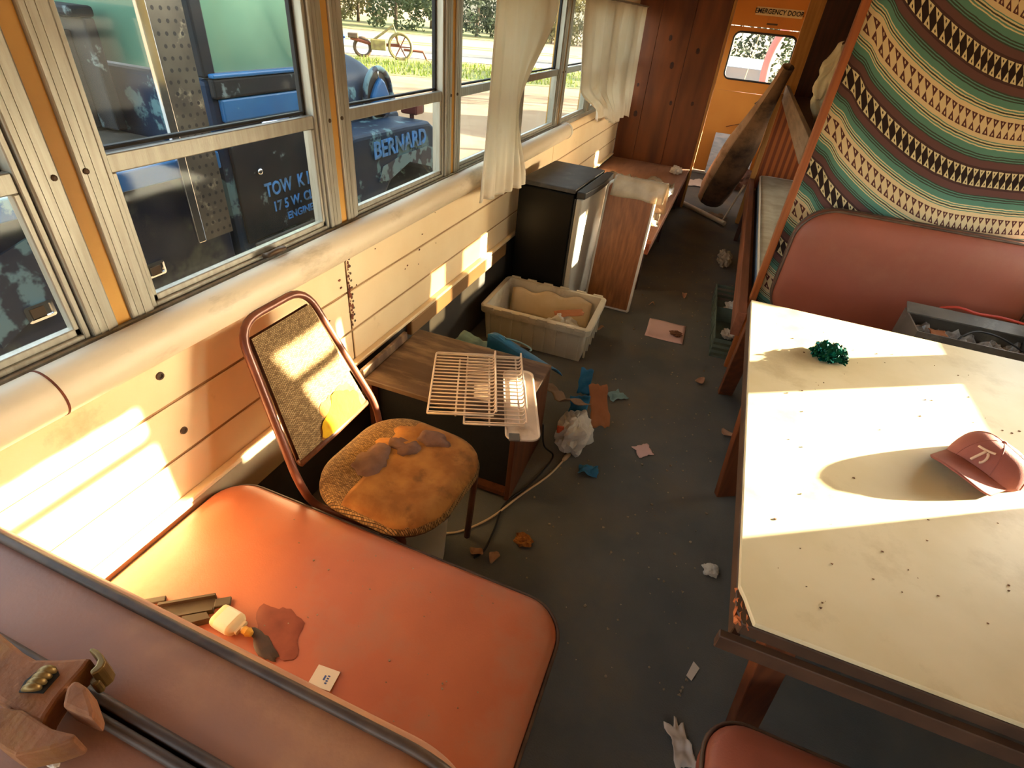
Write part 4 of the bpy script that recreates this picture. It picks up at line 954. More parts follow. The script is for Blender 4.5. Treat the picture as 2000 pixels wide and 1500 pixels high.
# green basket crate under the bunk rail
mat('basket_green', (92,102,88), (74,84,72), scale=10, rough=0.6)
gb = thing('plastic_basket', 'grey-green plastic crate with slatted sides on the floor by the bunk', 'crate', (0.36,3.45,0))
Mg = frame(Vector((0.345,3.50,0.0)), (1,0.05,0), (-0.05,1,0))
W2, D2, H2 = 0.24, 0.86, 0.12
for (a, b, c, d, e, f) in ((-W2/2,W2/2,-D2/2,D2/2,0,0.008),):
    build('bottom', G().box(a,b,c,d,e,f,Mg), 'basket_green', gb)
for z in (0.03,0.066,0.102):
    build('slat', G().box(-W2/2,-W2/2+0.006,-D2/2,D2/2,z,z+0.018,Mg), 'basket_green', gb); build('slat', G().box(W2/2-0.006,W2/2,-D2/2,D2/2,z,z+0.018,Mg), 'basket_green', gb)
    build('slat', G().box(-W2/2+0.006,W2/2-0.006,-D2/2,-D2/2+0.006,z,z+0.018,Mg), 'basket_green', gb); build('slat', G().box(-W2/2+0.006,W2/2-0.006,D2/2-0.006,D2/2,z,z+0.018,Mg), 'basket_green', gb)
for y in (-D2/2,-0.2,0.05,0.28,D2/2-0.012):
    build('rib', G().box(-W2/2-0.004,-W2/2,y,y+0.012,0,H2,Mg), 'basket_green', gb)
build('rim', G().tube([Mg @ Vector(p) for p in ((-W2/2,-D2/2,H2),(W2/2,-D2/2,H2),(W2/2,D2/2,H2),(-W2/2,D2/2,H2))], 0.007, 6, True), 'basket_green', gb)
build('divider', G().box(-W2/2+0.007,W2/2-0.007,0.07,0.076,0.009,0.11,Mg), 'basket_green', gb)
wad('paper_wad', 'white plastic wad inside the grey-green crate', 'plastic', (0.345,3.72,0.010), 0.065, 'white_film', 0.5, seed=12.0, sq=(0.9,1.2,0.6))
wad('paper_wad', 'beige paper wad in the near half of the grey-green crate', 'paper', (0.335,3.34,0.010), 0.045, 'paper', 0.5, seed=13.0, sq=(0.9,1.1,0.6))
wad('plastic_bag', 'grey plastic bag on the floor beneath the bunk rail', 'plastic bag', (0.235,4.72,0.0), 0.085, 'clear_film', 0.45, seed=14.0, sq=(0.7,1.9,0.6))

# ------------------------------------------------------------------ on the orange bench
mat('dark_clip', (84,70,50), (66,54,38), scale=12, rough=0.6)
cl_ = thing('metal_clip', 'dark folded metal bracket on the orange seat by the bottle', 'bracket', (-0.74,0.35,0.45))
SZ = 0.4455
c0 = U(372,1185,2,SZ+0.01)
Mk = frame(Vector((c0.x,c0.y,SZ)), (0.80,0.60,0), (-0.60,0.80,0))
build('channel', G().prism([(-0.07,-0.022,0),(-0.07,0.022,0),(-0.07,0.022,0.016),(-0.07,0.016,0.016),(-0.07,0.016,0.005),(-0.07,-0.016,0.005),(-0.07,-0.016,0.016),(-0.07,-0.022,0.016)],(0.12,0,0),Mk), 'dark_clip', cl_)
build('tongue', G().box(0.05,0.085,-0.012,0.010,0.002,0.010,Mk), 'dark_clip', cl_, bevel=0.002)
build('side_strip', G().box(-0.16,-0.06,0.03,0.045,0,0.008,Mk), 'dark_clip', cl_, bevel=0.002)
build('wedge', G().prism([(-0.01,-0.05,0),(0.05,-0.045,0),(0.04,-0.028,0),(-0.01,-0.028,0)],(0,0,0.02),Mk), 'dark_clip', cl_)
mat('bottle_cream', (228,206,162), (214,190,144), scale=8, rough=0.45); mat('bottle_cap', (214,160,60), (196,140,46), scale=12, rough=0.5); mat('label_white', (226,216,198), rough=0.6)
bt = thing('small_bottle', 'small cream plastic bottle lying on the orange seat', 'bottle', (-0.66,0.31,SZ))
b0 = U(425,1200,2,SZ+0.016); b1 = U(480,1232,2,SZ+0.016); bd = (b1-b0).normalized(); 
Mq = frame(b0+Vector((0,0,0.0)), Vector((0,0,1)).cross(bd), Vector((0,0,1)))
if (Mq @ Vector((0,0,1)) - Mq.translation).dot(bd) < 0: Mq = frame(b0, bd.cross(Vector((0,0,1))), Vector((0,0,1)))
L = (b1-b0).length
build('bottle_body', G().rstack(0.052,0.031,0.013,[(0.006,0.0),(0.001,0.003),(0,0.008),(0,L*0.66),(0.003,L*0.72),(0.010,L*0.79),(0.010,L*0.86)],Mq,6), 'bottle_cream', bt, True, angle=40)
build('bottle_label', G().rstack(0.053,0.032,0.0135,[(0,L*0.18),(0,L*0.60)],Mq,6,(False,False)), 'label_white', bt, True)
build('neck', G().lathe([(0.006,L*0.84),(0.006,L*0.95)],(0,0,0),12,Mq), 'bottle_cream', bt, True)
build('bottle_cap', G().lathe([(0.009,L*0.93),(0.009,L*1.05),(0.011,L*1.07),(0.006,L*1.20),(0.003,L*1.21)],(0,0,0),10,Mq), 'bottle_cap', bt, True, angle=40)
mat('stain', (122,54,34), (152,78,52), scale=22, rough=0.6, lo=0.3, hi=0.7)
mat('stain_dark', (60,44,32), (84,58,40), scale=30, rough=0.5)
s0 = U(545,1235,2,SZ); 
(build('dark_stain', blob(0,0,0.075,0.05,0,34,0.22,21,0.0008,Matrix.Translation((s0.x,s0.y,SZ+0.0005)) @ Matrix.Rotation(-0.6,4,'Z')), 'stain', bench_a, True))
s1 = U(515,1262,2,SZ)
(build('dirt_patch', blob(0,0,0.05,0.016,0,28,0.3,22,0.0016,Matrix.Translation((s1.x,s1.y,SZ+0.002)) @ Matrix.Rotation(-0.35,4,'Z')), 'stain_dark', bench_a, True))
kd = thing('paper_card', 'small white card with blue print on the orange seat', 'card', (-0.5,0.27,SZ))
k0 = U(634,1324,2,SZ); Mk2 = frame(Vector((k0.x,k0.y,SZ+0.0015)), (1,0.10,0.0), (-0.10,1,0.0))
build('card', G().box(-0.026,0.026,-0.022,0.020,0,0.0015,Mk2), 'label_white', kd)
mat('blue_ink', (70,90,150), rough=0.6)
build('card_print', G().box(-0.001,0.003,-0.006,0.004,0.0015,0.0018,Mk2), 'blue_ink', kd)
for k in range(4): build('card_print', G().box(0.006,0.011,-0.012+k*0.005,-0.009+k*0.005,0.0015,0.0018,Mk2), 'blue_ink', kd)

# ------------------------------------------------------------------ wrench on the brown bench back
mat('rusty_iron', (160,104,70), (128,82,54), scale=22, rough=0.75, metal=0.25, bump=0.5, bscale=120, dirt=(150,104,58), dscale=16, dlo=0.5, dhi=0.7)
mat('worn_brass', (138,112,68), (104,80,46), scale=30, rough=0.45, metal=0.6)
wr = thing('pipe_wrench', 'large rusty adjustable wrench lying on the brown bench back', 'wrench', (-0.6,0.08,0.985))
WZ = 0.982
def wp(pts, z0, z1, name, m, bev=0.004):
    base = [U(x,y,2,z1) for x,y in pts]; base = [Vector((p.x,p.y,z0)) for p in base]
    return build(name, G().prism(base, (0,0,z1-z0)), m, wr, bevel=bev, seg=2)
wp([(-60,1195),(0,1237),(42,1272),(68,1287),(120,1287),(178,1283),(163,1305),(140,1330),(112,1362),(90,1395),(83,1415),(55,1405),(0,1370),(-60,1330)], WZ, WZ+0.032, 'head', 'rusty_iron')
wp([(0,1380),(45,1386),(83,1412),(100,1422),(148,1434),(141,1446),(95,1462),(28,1476),(8,1466),(-20,1445),(-40,1400)], WZ, WZ+0.036, 'fixed_jaw', 'rusty_iron', 0.006)
wp([(128,1342),(146,1326),(168,1341),(178,1370),(183,1386),(180,1404),(150,1392),(120,1378)], WZ+0.004, WZ+0.040, 'movable_jaw', 'rusty_iron')
wp([(172,1270),(178,1264),(190,1268),(200,1278),(206,1290),(202,1302),(190,1312),(178,1318),(174,1311),(186,1299),(190,1288),(183,1278)], WZ+0.002, WZ+0.036, 'hook', 'worn_brass', 0.003)
wp([(172,1330),(184,1314),(195,1316),(194,1332),(178,1340)], WZ, WZ+0.022, 'hook_tail', 'worn_brass', 0.003)
wp([(36,1352),(48,1330),(78,1306),(112,1308),(116,1318),(84,1354)], WZ+0.0322, WZ+0.0332, 'worm_slot', 'dark_gasket', 0)  # flat dark piece painting the shade inside the slot
for k in range(4):
    x0_ = 44+k*10; y0_ = 1347-k*11
    wt_ = [U(x0_+q*7.2, y0_-5*math.sin(PI*q/5)-q*0.4, 2, WZ+0.034+0.006*math.sin(PI*q/5)) for q in range(6)]
    build('worm_thread', G().tube(wt_, [0.002,0.0042,0.005,0.005,0.0042,0.002], 8), 'worn_brass', wr, True)
wad('pale_flake', 'pale oval flake on the brown bench back below the wrench', 'flake', tuple(U(105,1492,2,0.975)), 0.006, 'paper', 0.2, seed=3.0, sq=(1.4,0.7,0.5))

# ------------------------------------------------------------------ on the table
mat('tinsel_green', (10,62,48), (16,90,74), scale=30, rough=0.22, metal=0.75)
mat('tinsel_teal', (12,120,108), rough=0.18, metal=0.75)
gc = U(1622,688,2,TZ+0.02)
tn = thing('tinsel_clump', 'clump of dark green tinsel on the sunlit table', 'tinsel', (gc.x,gc.y,TZ))
rr = random.Random(4)
def strands(n, r, seed):
    g = G(); rr = random.Random(seed)
    for i in range(n):
        a = rr.uniform(0,2*PI); b = math.acos(rr.uniform(0.0,1)); rad = rr.uniform(0.45,1.0)
        d = Vector((math.cos(a)*math.sin(b)*r[0], math.sin(a)*math.sin(b)*r[1], math.cos(b)*r[2]))*rad
        p = Vector((gc.x,gc.y,TZ+0.006)) + d
        t = Vector((rr.uniform(-1,1),rr.uniform(-1,1),rr.uniform(-0.5,0.5))).normalized(); q = t.orthogonal().normalized()
        l_ = rr.uniform(0.012,0.026); w_ = rr.uniform(0.003,0.006); bend = Vector((0,0,rr.uniform(-0.006,0.010)))
        v_ = [p-t*l_/2-q*w_, p-t*l_/2+q*w_, p+bend+q*w_*1.2, p+bend-q*w_*1.2, p+t*l_/2+q*w_*0.5, p+t*l_/2-q*w_*0.5]
        for x in v_: x.z = max(x.z, TZ+0.001)
        g.add(v_, [(0,1,2,3),(3,2,4,5)])
    return g
build('tinsel_strands', strands(420, (0.060,0.062,0.040), 1), 'tinsel_green', tn, False, solid=0.0006)
build('teal_strands', strands(60, (0.058,0.060,0.042), 2), 'tinsel_teal', tn, False, solid=0.0006)
mat('cap_red', (150,84,72), (136,72,62), scale=10, rough=0.85, bump=0.15, bscale=300)
mat('cap_logo', (206,166,140), rough=0.8)
cap = thing('baseball_cap', 'faded red baseball cap lying on the sunlit table', 'cap', (0.88,1.46,TZ))
cc = Vector((0.885,1.468,TZ)); fdv = Vector((-0.72,-0.69,0)).normalized(); sdv = Vector((-fdv.y,fdv.x,0))
def crown(u, v, k=1.0):
    a = 2*PI*u; b = PI/2*v
    rx = 0.100*k; ry = 0.088*k; h = 0.095*k
    d = fdv*(math.cos(a)*math.cos(b)**0.75*rx) + sdv*(math.sin(a)*math.cos(b)**0.75*ry)
    z = h*math.sin(b)**0.9
    dent = 0.022*math.exp(-((math.cos(a)*math.cos(b)-(-0.25))**2/0.10 + (math.sin(a)*math.cos(b)-0.25)**2/0.12))
    slump = 1.0 - 0.22*max(-math.cos(a),0)
    return cc + d + Vector((0,0,max(z*slump-dent,0.001*k)))
cr_ = build('crown', G().grid(lambda u,v: crown(u,v), 40, 14, True), 'cap_red', cap, True, solid=0.002)
for k in range(6):
    a = k/6+0.5/6
    build('seam', G().tube([crown(a, v/10, 1.012) for v in range(11)], 0.0012, 5), 'cap_red', cr_, True)
build('button', G().lathe([(0.006,0),(0.005,0.004),(0.002,0.005)], crown(0,1.0), 10), 'cap_red', cr_, True)
def brim(u, v):
    a = (u-0.5)*2.35; r0 = 0.090; 
    base = fdv*(math.cos(a)*0.096) + sdv*(math.sin(a)*0.085)
    reach = 0.092*(math.cos(a*0.68))**0.5
    p = cc + base + fdv*reach*v
    s_ = math.sin(a)
    z = 0.040 + 0.010*v - 0.052*(abs(s_)**2.2)*(0.75+0.25*v)
    return p + Vector((0,0,max(z*(1.0), 0.002)))
build('brim', G().grid(brim, 28, 10), 'cap_red', cap, True, solid=0.004)
def onc(a, v): return crown((a/(2*PI)) % 1.0, v, 1.02)
build('logo_stroke', G().tube([onc(-0.32+0.09*k, 0.58+0.006*k) for k in range(8)], 0.0035, 6), 'cap_logo', cr_, True)
build('logo_stroke', G().tube([onc(0.02-0.02*k, 0.58-0.045*k) for k in range(7)], 0.0035, 6), 'cap_logo', cr_, True)
build('logo_stroke', G().tube([onc(0.10+0.10*math.sin(t), 0.45+0.11*math.cos(t)) for t in [0.3*k for k in range(11)]], 0.0032, 6), 'cap_logo', cr_, True)
# metal box of scrap on the red bench
mb_ = thing('metal_box', 'grey metal box of crumpled plastic on the red bench seat', 'metal box', (1.1,2.62,0.46))
BX0, BX1, BY0, BY1, BZ0, BZ1 = 0.965, 1.455, 2.50, 2.75, 0.462, 0.668
for nm, (a,b,c,d,e,f) in (('box_wall',(BX0,BX1,BY1-0.006,BY1,BZ0,BZ1)),('box_wall',(BX0,BX1,BY0,BY0+0.006,BZ0,BZ1)),('box_wall',(BX0,BX0+0.006,BY0+0.006,BY1-0.006,BZ0,BZ1)),('box_wall',(BX1-0.006,BX1,BY0+0.006,BY1-0.006,BZ0,BZ1)),('box_bottom',(BX0+0.006,BX1-0.006,BY0+0.006,BY1-0.006,BZ0,BZ0+0.006))):
    build(nm, G().box(a,b,c,d,e,f), 'metal_grey', mb_)
build('rim_flange', G().prism([(BX0-0.004,BY1-0.055,BZ1+0.004),(BX0-0.004,BY1+0.004,BZ1+0.030),(BX0-0.004,BY1+0.004,BZ1+0.024),(BX0-0.004,BY1-0.055,BZ1-0.002)],(BX1-BX0+0.004,0,0)), 'metal_grey', mb_)
build('hook_plate', G().box(BX0+0.03,BX0+0.075,BY1-0.12,BY1-0.075,BZ1-0.05,BZ1-0.045), 'metal_grey', mb_)
def heap(u, v):
    x = BX0+0.012+(BX1-BX0-0.024)*u; y = BY0+0.012+(BY1-BY0-0.024)*v
    return Vector((x,y, BZ1-0.075 + 0.05*noise.noise(Vector((x*22,y*22,0))) + 0.025*noise.noise(Vector((x*55,y*55,3)))))
mat('grey_film', (172,166,162), (120,114,112), scale=40, rough=0.3)
tag(build('plastic_heap', G().grid(heap, 34, 24), 'grey_film', None, False), 'crumpled grey plastic filling the metal box', 'plastic')
scrap('orange_scrap', 'orange-brown scrap on the plastic in the metal box', 'scrap', (1.10,2.66,BZ1-0.055), 0.07, 0.05, 0.1, 'cardboard', (0.2,0), 0.012, 31)
mat('red_cable', (168,52,34), rough=0.5)
tag(build('red_cable', G().tube(smooth_path([(1.10,2.775,0.690),(1.16,2.768,0.712),(1.24,2.762,0.705),(1.33,2.765,0.708),(1.44,2.762,0.70)]), 0.006, 8), 'red_cable', None, True), 'red cable lying along the back rim of the metal box', 'cable')
tag(build('black_cable', G().tube(smooth_path([(1.12,2.52,0.630),(1.15,2.56,0.668),(1.21,2.60,0.685),(1.30,2.61,0.675),(1.40,2.60,0.640)]), 0.004, 8), 'cord_black', None, True), 'black cable arching across the metal box', 'cable')

# ------------------------------------------------------------------ outside: ground, road, trees
GZ = -0.95
mat('dirt_ground', (128,106,78), (114,90,62), scale=0.5, rough=0.95, bump=0.5, bscale=8, dirt=(104,70,46), dscale=0.35, dlo=0.5, dhi=0.7)
mat('grass_ground', (86,98,38), (112,106,54), scale=0.8, rough=0.95, bump=0.5, bscale=14, dirt=(104,80,46), dscale=0.6, dlo=0.5, dhi=0.68)
mat('grass_blade', (84,104,30), (112,116,44), scale=3, rough=0.8, translucent=0.3)
mat('asphalt', (104,98,90), (94,88,80), scale=2, rough=0.9)
mat('yellow_line', (150,114,40), rough=0.8)
mat('concrete', (140,134,124), (128,122,112), scale=2, rough=0.9)
vd = Vector((-0.533,0.846,0)); vs = Vector((0.846,0.533,0))          # away from the bus through the second window, and across
def strip(name, d0, d1, w0, w1, z, m, parent=None):
    return build(name, G().add([vd*d0+vs*w0+Vector((0,0,z)), vd*d0+vs*w1+Vector((0,0,z)), vd*d1+vs*w1+Vector((0,0,z)), vd*d1+vs*w0+Vector((0,0,z))], [(0,1,2,3)]), m, parent)
gr = struct('ground'); build('dirt_yard', G().add([(-140,-60,GZ),(120,-60,GZ),(120,160,GZ),(-140,160,GZ)],[(0,1,2,3)]), 'dirt_ground', gr)
strip('grass_verge', 24.0, 31.0, -40, 13, GZ+0.01, 'grass_ground', gr)
rd = struct('road'); strip('road_surface', 33.5, 50, -60, 13, GZ+0.015, 'asphalt', rd)
strip('road_shoulder', 31.5, 34.5, -60, 13, GZ+0.02, 'concrete', rd)
strip('centre_line', 40.5, 41.2, -60, 13, GZ+0.025, 'yellow_line', rd); strip('centre_line', 42.2, 42.9, -60, 13, GZ+0.025, 'yellow_line', rd)
strip('far_verge', 52, 80, -60, 13, GZ+0.02, 'grass_ground', gr)
g = G(); rr = random.Random(5)
for i in range(5200):
    d = rr.uniform(24.3,30.6); w = rr.uniform(-14,13)
    if -6 < w < 2.4 and d > 29.2: continue
    p = vd*d+vs*w+Vector((0,0,GZ+0.005)); h = rr.uniform(0.06,0.26); a = rr.uniform(0,PI); q = Vector((math.cos(a),math.sin(a),0))*0.03
    g.add([p-q, p+q, p+Vector((rr.uniform(-.08,.08),rr.uniform(-.08,.08),h))], [(0,1,2)])
tag(build('verge_grass', g, 'grass_blade'), 'green grass growing along the road verge', 'grass', kind='stuff')
mat('bark', (110,92,74), (84,68,52), scale=6, rough=0.95)
mat('leaf_sage', (70,80,46), (48,58,32), scale=1.2, rough=0.8, translucent=0.25)
mat('leaf_dark', (42,54,28), (28,38,20), scale=1.2, rough=0.8, translucent=0.25)
mat('leaf_gold', (104,96,52), (78,72,40), scale=1.2, rough=0.8, translucent=0.25)
def tree(label, c, h, r, m, seed, nl=2600, name='roadside_tree', ls=0.34):
    t = thing(name, label, 'tree', c, 'trees beyond the road'); rr = random.Random(seed); c = Vector(c)
    build('trunk', G().tube([c, c+Vector((0.1,0.05,h*0.35)), c+Vector((0.0,0.2,h*0.8))], [0.16,0.12,0.04], 8), 'bark', t, True)
    g = G(); cl = []
    for _ in range(34):
        a = rr.uniform(0,2*PI); q = r*0.72*math.sqrt(rr.random()); cl.append((c + Vector((q*math.cos(a), q*math.sin(a), h*rr.uniform(0.04,0.9))), r*rr.uniform(0.20,0.28)))
    for i in range(nl):
        p0, cr0 = rr.choice(cl); d = Vector((rr.gauss(0,1),rr.gauss(0,1),rr.gauss(0,0.8))).normalized()*cr0*rr.uniform(0.5,1.0); p = p0+d
        if p.z < c.z+0.05: p.z = c.z+0.05+rr.uniform(0,0.3)
        t1 = Vector((rr.uniform(-1,1),rr.uniform(-1,1),rr.uniform(-1,1))).normalized(); t2 = t1.orthogonal().normalized(); s = ls*rr.uniform(0.6,1.3)
        g.add([p-t1*s*0.5, p+t2*s*0.25, p+t1*s*0.5, p-t2*s*0.25], [(0,1,2,3)])
    o = build('foliage', g, m, t); o['kind'] = 'stuff'
    return t
kinds = [('leaf_dark','dark green'),('leaf_sage','sage green'),('leaf_gold','golden olive')]
row = 0
names_ = ['first','second','third','fourth','fifth','sixth','seventh','eighth']
for rw, (d, w0, cnt) in enumerate(((56,-13.5,7),(63.5,-17,8))):
    for i in range(cnt):
        k = (i*2+rw) % 3; p = vd*(d+0.6*((i*7) % 3))+vs*(w0+7.0*i)
        tree('%s tree, %s from the left in the %s row past the road' % (kinds[k][1], names_[i], ('front','back')[rw]), (p.x,p.y,GZ), 5.5, 3.3, kinds[k][0], 20+i+40*rw)
# blue dumpster and a rusty farm machine on the verge
mat('dumpster_blue', (40,72,128), (30,58,108), scale=3, rough=0.6)
dm = thing('blue_container', 'blue metal container on the verge seen past the pane edge', 'container', tuple(vd*30.2+vs*(-3.4)+Vector((0,0,GZ))))
Dm = frame(vd*30.2+vs*(-3.4)+Vector((0,0,GZ)), vs, vd)
build('bin_body', G().prism([(-1.6,0,0.1),(1.1,0,0.1),(1.3,0,0.75),(-0.9,0,1.25),(-1.6,0,1.25)],(0,1.4,0),Dm), 'dumpster_blue', dm, bevel=0.03)
build('rim_bar', G().box(-1.65,1.35,-0.05,0.02,0.70,0.78,Dm), 'dumpster_blue', dm); build('front_board', G().box(-1.7,-0.5,-0.25,-0.2,0.0,0.5,Dm), 'concrete', dm)
for x in (-1.3,0.9): build('skid', G().box(x-0.08,x+0.08,0.1,1.3,0,0.1,Dm), 'bolt_metal', dm)
mat('old_yellow', (124,112,62), (92,76,44), scale=4, rough=0.7)
fm = thing('farm_implement', 'rusty yellow farm implement with wheel and boom on the verge', 'farm machine', tuple(vd*30+vs*(-0.6)+Vector((0,0,GZ))))
Fm = frame(vd*30+vs*(-0.9)+Vector((0,0,GZ)), vs, vd)
def wheel(cx, r, t, m, parent, name='wheel', y=0.0):
    return build(name, G().tube([Fm @ Vector((cx+r*math.cos(a), y, r+r*math.sin(a)+0.03)) for a in [2*PI*k/20 for k in range(20)]], t, 8, True), m, parent, True)
w1 = wheel(1.35, 0.52, 0.07, 'old_yellow', fm)
for k in range(6): build('spoke', G().tube([Fm @ Vector((1.35,0,0.55)), Fm @ Vector((1.35+0.5*math.cos(k*PI/3),0,0.55+0.5*math.sin(k*PI/3)))], 0.025, 6), 'rust', w1)
w2 = wheel(-0.4, 0.36, 0.08, 'bolt_metal', fm, y=0.3)
build('frame_beam', G().tube([Fm @ Vector(p) for p in ((-0.9,0,0.75),(0.1,0.1,0.55),(1.3,0.1,0.60))], 0.07, 6), 'rust', fm)
build('boom', G().tube([Fm @ Vector(p) for p in ((0.0,0.1,0.65),(0.6,0.1,1.05),(1.05,0.1,1.38),(1.2,0.1,1.0),(1.25,0.1,0.55))], 0.05, 6), 'old_yellow', fm)
build('seat_pan', G().box(-1.0,-0.55,-0.1,0.35,0.75,0.95,Fm), 'bolt_metal', fm, bevel=0.03); build('engine_block', G().box(0.0,0.7,-0.1,0.4,0.35,0.78,Fm), 'old_yellow', fm, bevel=0.04)
build('hitch', G().tube([Fm @ Vector(p) for p in ((1.5,0,0.45),(2.4,0,0.42),(2.6,0,0.05))], 0.05, 6), 'rust', fm)

# ------------------------------------------------------------------ the blue tow truck parked beside the bus
mat('truck_blue', (16,44,70), (12,30,48), scale=2, rough=0.6, spec=0.2, dirt=(86,118,124), dscale=3.6, dlo=0.545, dhi=0.585)
mat('truck_bright', (18,92,146), (16,78,128), scale=2, rough=0.45, dirt=(120,160,170), dscale=5, dlo=0.62, dhi=0.66)
mat('truck_dark', (26,29,34), (18,22,28), scale=3, rough=0.65, spec=0.2, dirt=(96,110,112), dscale=6, dlo=0.61, dhi=0.66)
mat('peeled_paint', (96,126,132), (30,40,58), scale=9, rough=0.6, lo=0.47, hi=0.53)
mat('toolbox_navy', (18,32,56), (12,22,40), scale=2, rough=0.45, spec=0.3, dirt=(72,78,70), dscale=4, dlo=0.52, dhi=0.7)
mat('green_glass', (104,138,116), (84,118,100), scale=1.5, rough=0.15, coat=0.5)
mat('perf_plate', (80,76,70), (104,98,88), scale=6, rough=0.4, metal=0.5, dirt=(160,150,130), dscale=7, dlo=0.6, dhi=0.68)
mat('chrome', (214,216,218), rough=0.12, metal=1.0)
mat('letter_blue', (62,132,204), (70,104,130), scale=14, rough=0.6, lo=0.45, hi=0.6)
mat('tyre', (36,34,32), (52,48,44), scale=10, rough=0.9)
mat('lamp_red', (120,60,52), (96,48,42), scale=8, rough=0.4)
TK = thing('tow_truck', 'old blue tow truck with peeling paint parked beside the bus windows', 'truck', (-3.4, 2.8, GZ))
SX = -2.6
def tb_(name, x0,x1,y0,y1,z0,z1,m,bev=0.0,parent=TK): return build(name, G().box(x0,x1,y0,y1,z0,z1), m, parent, bevel=bev)
# cab
cab = tb_('cab', -4.5, SX-0.02, 2.36, 3.30, -0.15, 1.20, 'truck_blue', 0.03)
tb_('door_panel', SX-0.02, SX, 2.42, 3.22, 0.30, 0.985, 'truck_dark', 0.008)
tb_('door_band', SX-0.02, SX+0.012, 2.42, 3.22, 0.99, 1.105, 'truck_bright', 0.01)
tb_('belt_line', SX-0.02, SX+0.02, 2.38, 3.24, 1.11, 1.205, 'truck_dark', 0.012)
tb_('drip_rail', SX-0.01, SX+0.03, 2.38, 3.24, 1.206, 1.228, 'truck_bright', 0.008)
tb_('door_glass', SX-0.035, SX-0.02, 2.44, 3.22, 1.229, 1.95, 'green_glass')
tb_('cab_roof', -4.5, SX-0.02, 2.30, 3.36, 1.95, 2.05, 'truck_blue', 0.04)
tb_('cab_pillar', SX-0.07, SX-0.01, 2.36, 2.438, 1.206, 1.95, 'truck_dark', 0.01)
tb_('cab_pillar', SX-0.07, SX-0.01, 3.225, 3.30, 1.206, 1.95, 'truck_blue', 0.01)
tb_('rear_glass', -4.3, SX-0.15, 2.34, 2.355, 1.22, 1.85, 'green_glass')
build('mirror_arm', G().tube([(SX+0.01,3.10,1.25),(SX+0.05,3.08,1.27),(SX+0.08,2.99,1.50),(SX+0.10,2.96,1.62)], 0.012, 8), 'truck_dark', TK, True)
build('door_handle', G().tube([(SX+0.01,2.66,0.965),(SX+0.045,2.665,0.965),(SX+0.05,2.70,0.965),(SX+0.05,2.86,0.962)], 0.014, 8), 'chrome', TK, True)
build('door_knob', G().lathe([(0.022,0),(0.02,0.015),(0.01,0.02)], (0,0,0), 12, Matrix.Translation((SX,2.60,0.70)) @ Matrix.Rotation(PI/2,4,'Y')), 'chrome', TK, True)
lm = frame(Vector((SX+0.003,2.78,0.625)), (0,1,0), (0,0,1))
text('lettering', 'TOW  K I KA', 0.115, frame(Vector((SX+0.004,2.90,0.575)), (0,1,0), (0,0,1)), 'letter_blue', TK, 0.002, sx=0.85)
text('lettering', '17 5 W. CLA', 0.085, frame(Vector((SX+0.004,2.88,0.465)), (0,1,0), (0,0,1)), 'letter_blue', TK, 0.002, sx=0.95)
text('lettering', 'ENGINES', 0.066, frame(Vector((SX+0.004,2.92,0.380)), (0,1,0), (0,0,1)), 'letter_blue', TK, 0.002, sx=1.1)
tb_('running_board', SX-0.05, SX+0.30, 2.42, 3.30, 0.205, 0.235, 'perf_plate', 0.01)
tb_('step_face', SX+0.01, SX+0.03, 2.45, 3.25, 0.235, 0.298, 'metal_grey', 0.004)
# hood: rounded nose, narrower than the cab
def hood(u, v):
    # u across (0 left .. 1 right), v along
    yy = 3.30 + 1.42*v; taper = 1-0.25*v**2; drop = 1-0.34*smoothstep(0.62,1.0,v)
    a = PI*u; hw = 0.68*taper; xx = -3.45 + math.copysign(abs(math.cos(PI-a))**0.55, math.cos(PI-a))*hw
    zz_ = 0.62 + (1.23-0.62)*drop*(math.sin(a)**0.40 if 0 < u < 1 else 0)
    return (xx, yy, zz_)
build('hood', G().grid(hood, 32, 24), 'truck_blue', TK, True, solid=0.01)
ring_pts = lambda k, s, dx: None
def on_side(y, z, dx=0.0): return Vector((-2.795+dx - 0.06*max(y-4.0,0), y, z))
oc = (4.21, 0.955); 
build('port_recess', G().prism([on_side(oc[0]+0.20*math.cos(t), oc[1]+0.185*math.sin(t)) for t in [2*PI*k/24 for k in range(24)]], (0.012,0,0)), 'dark_gasket', TK)
build('port_ring', G().tube([on_side(oc[0]+0.205*math.cos(t), oc[1]+0.19*math.sin(t), 0.018) for t in [2*PI*k/28 for k in range(28)]], 0.022, 8, True), 'peeled_paint', TK, True)
build('port_bullet', G().prism([on_side(oc[0]+y_, oc[1]+z_, 0.013) for y_, z_ in ((-0.13,-0.13),(0.10,-0.15),(0.12,0.0),(0.05,0.10),(0.0,0.13),(-0.07,0.08),(-0.14,0.0))], (0.05,0,0)), 'truck_bright', TK, bevel=0.02)
build('port_bar', G().tube([on_side(oc[0],oc[1]+0.185,0.02), on_side(oc[0],oc[1]+0.12,0.03)], 0.008, 6), 'chrome', TK, True)
build('hood_side', G().box(-4.05,-2.80,3.31,4.55,0.30,0.80), 'truck_blue', TK, bevel=0.03)
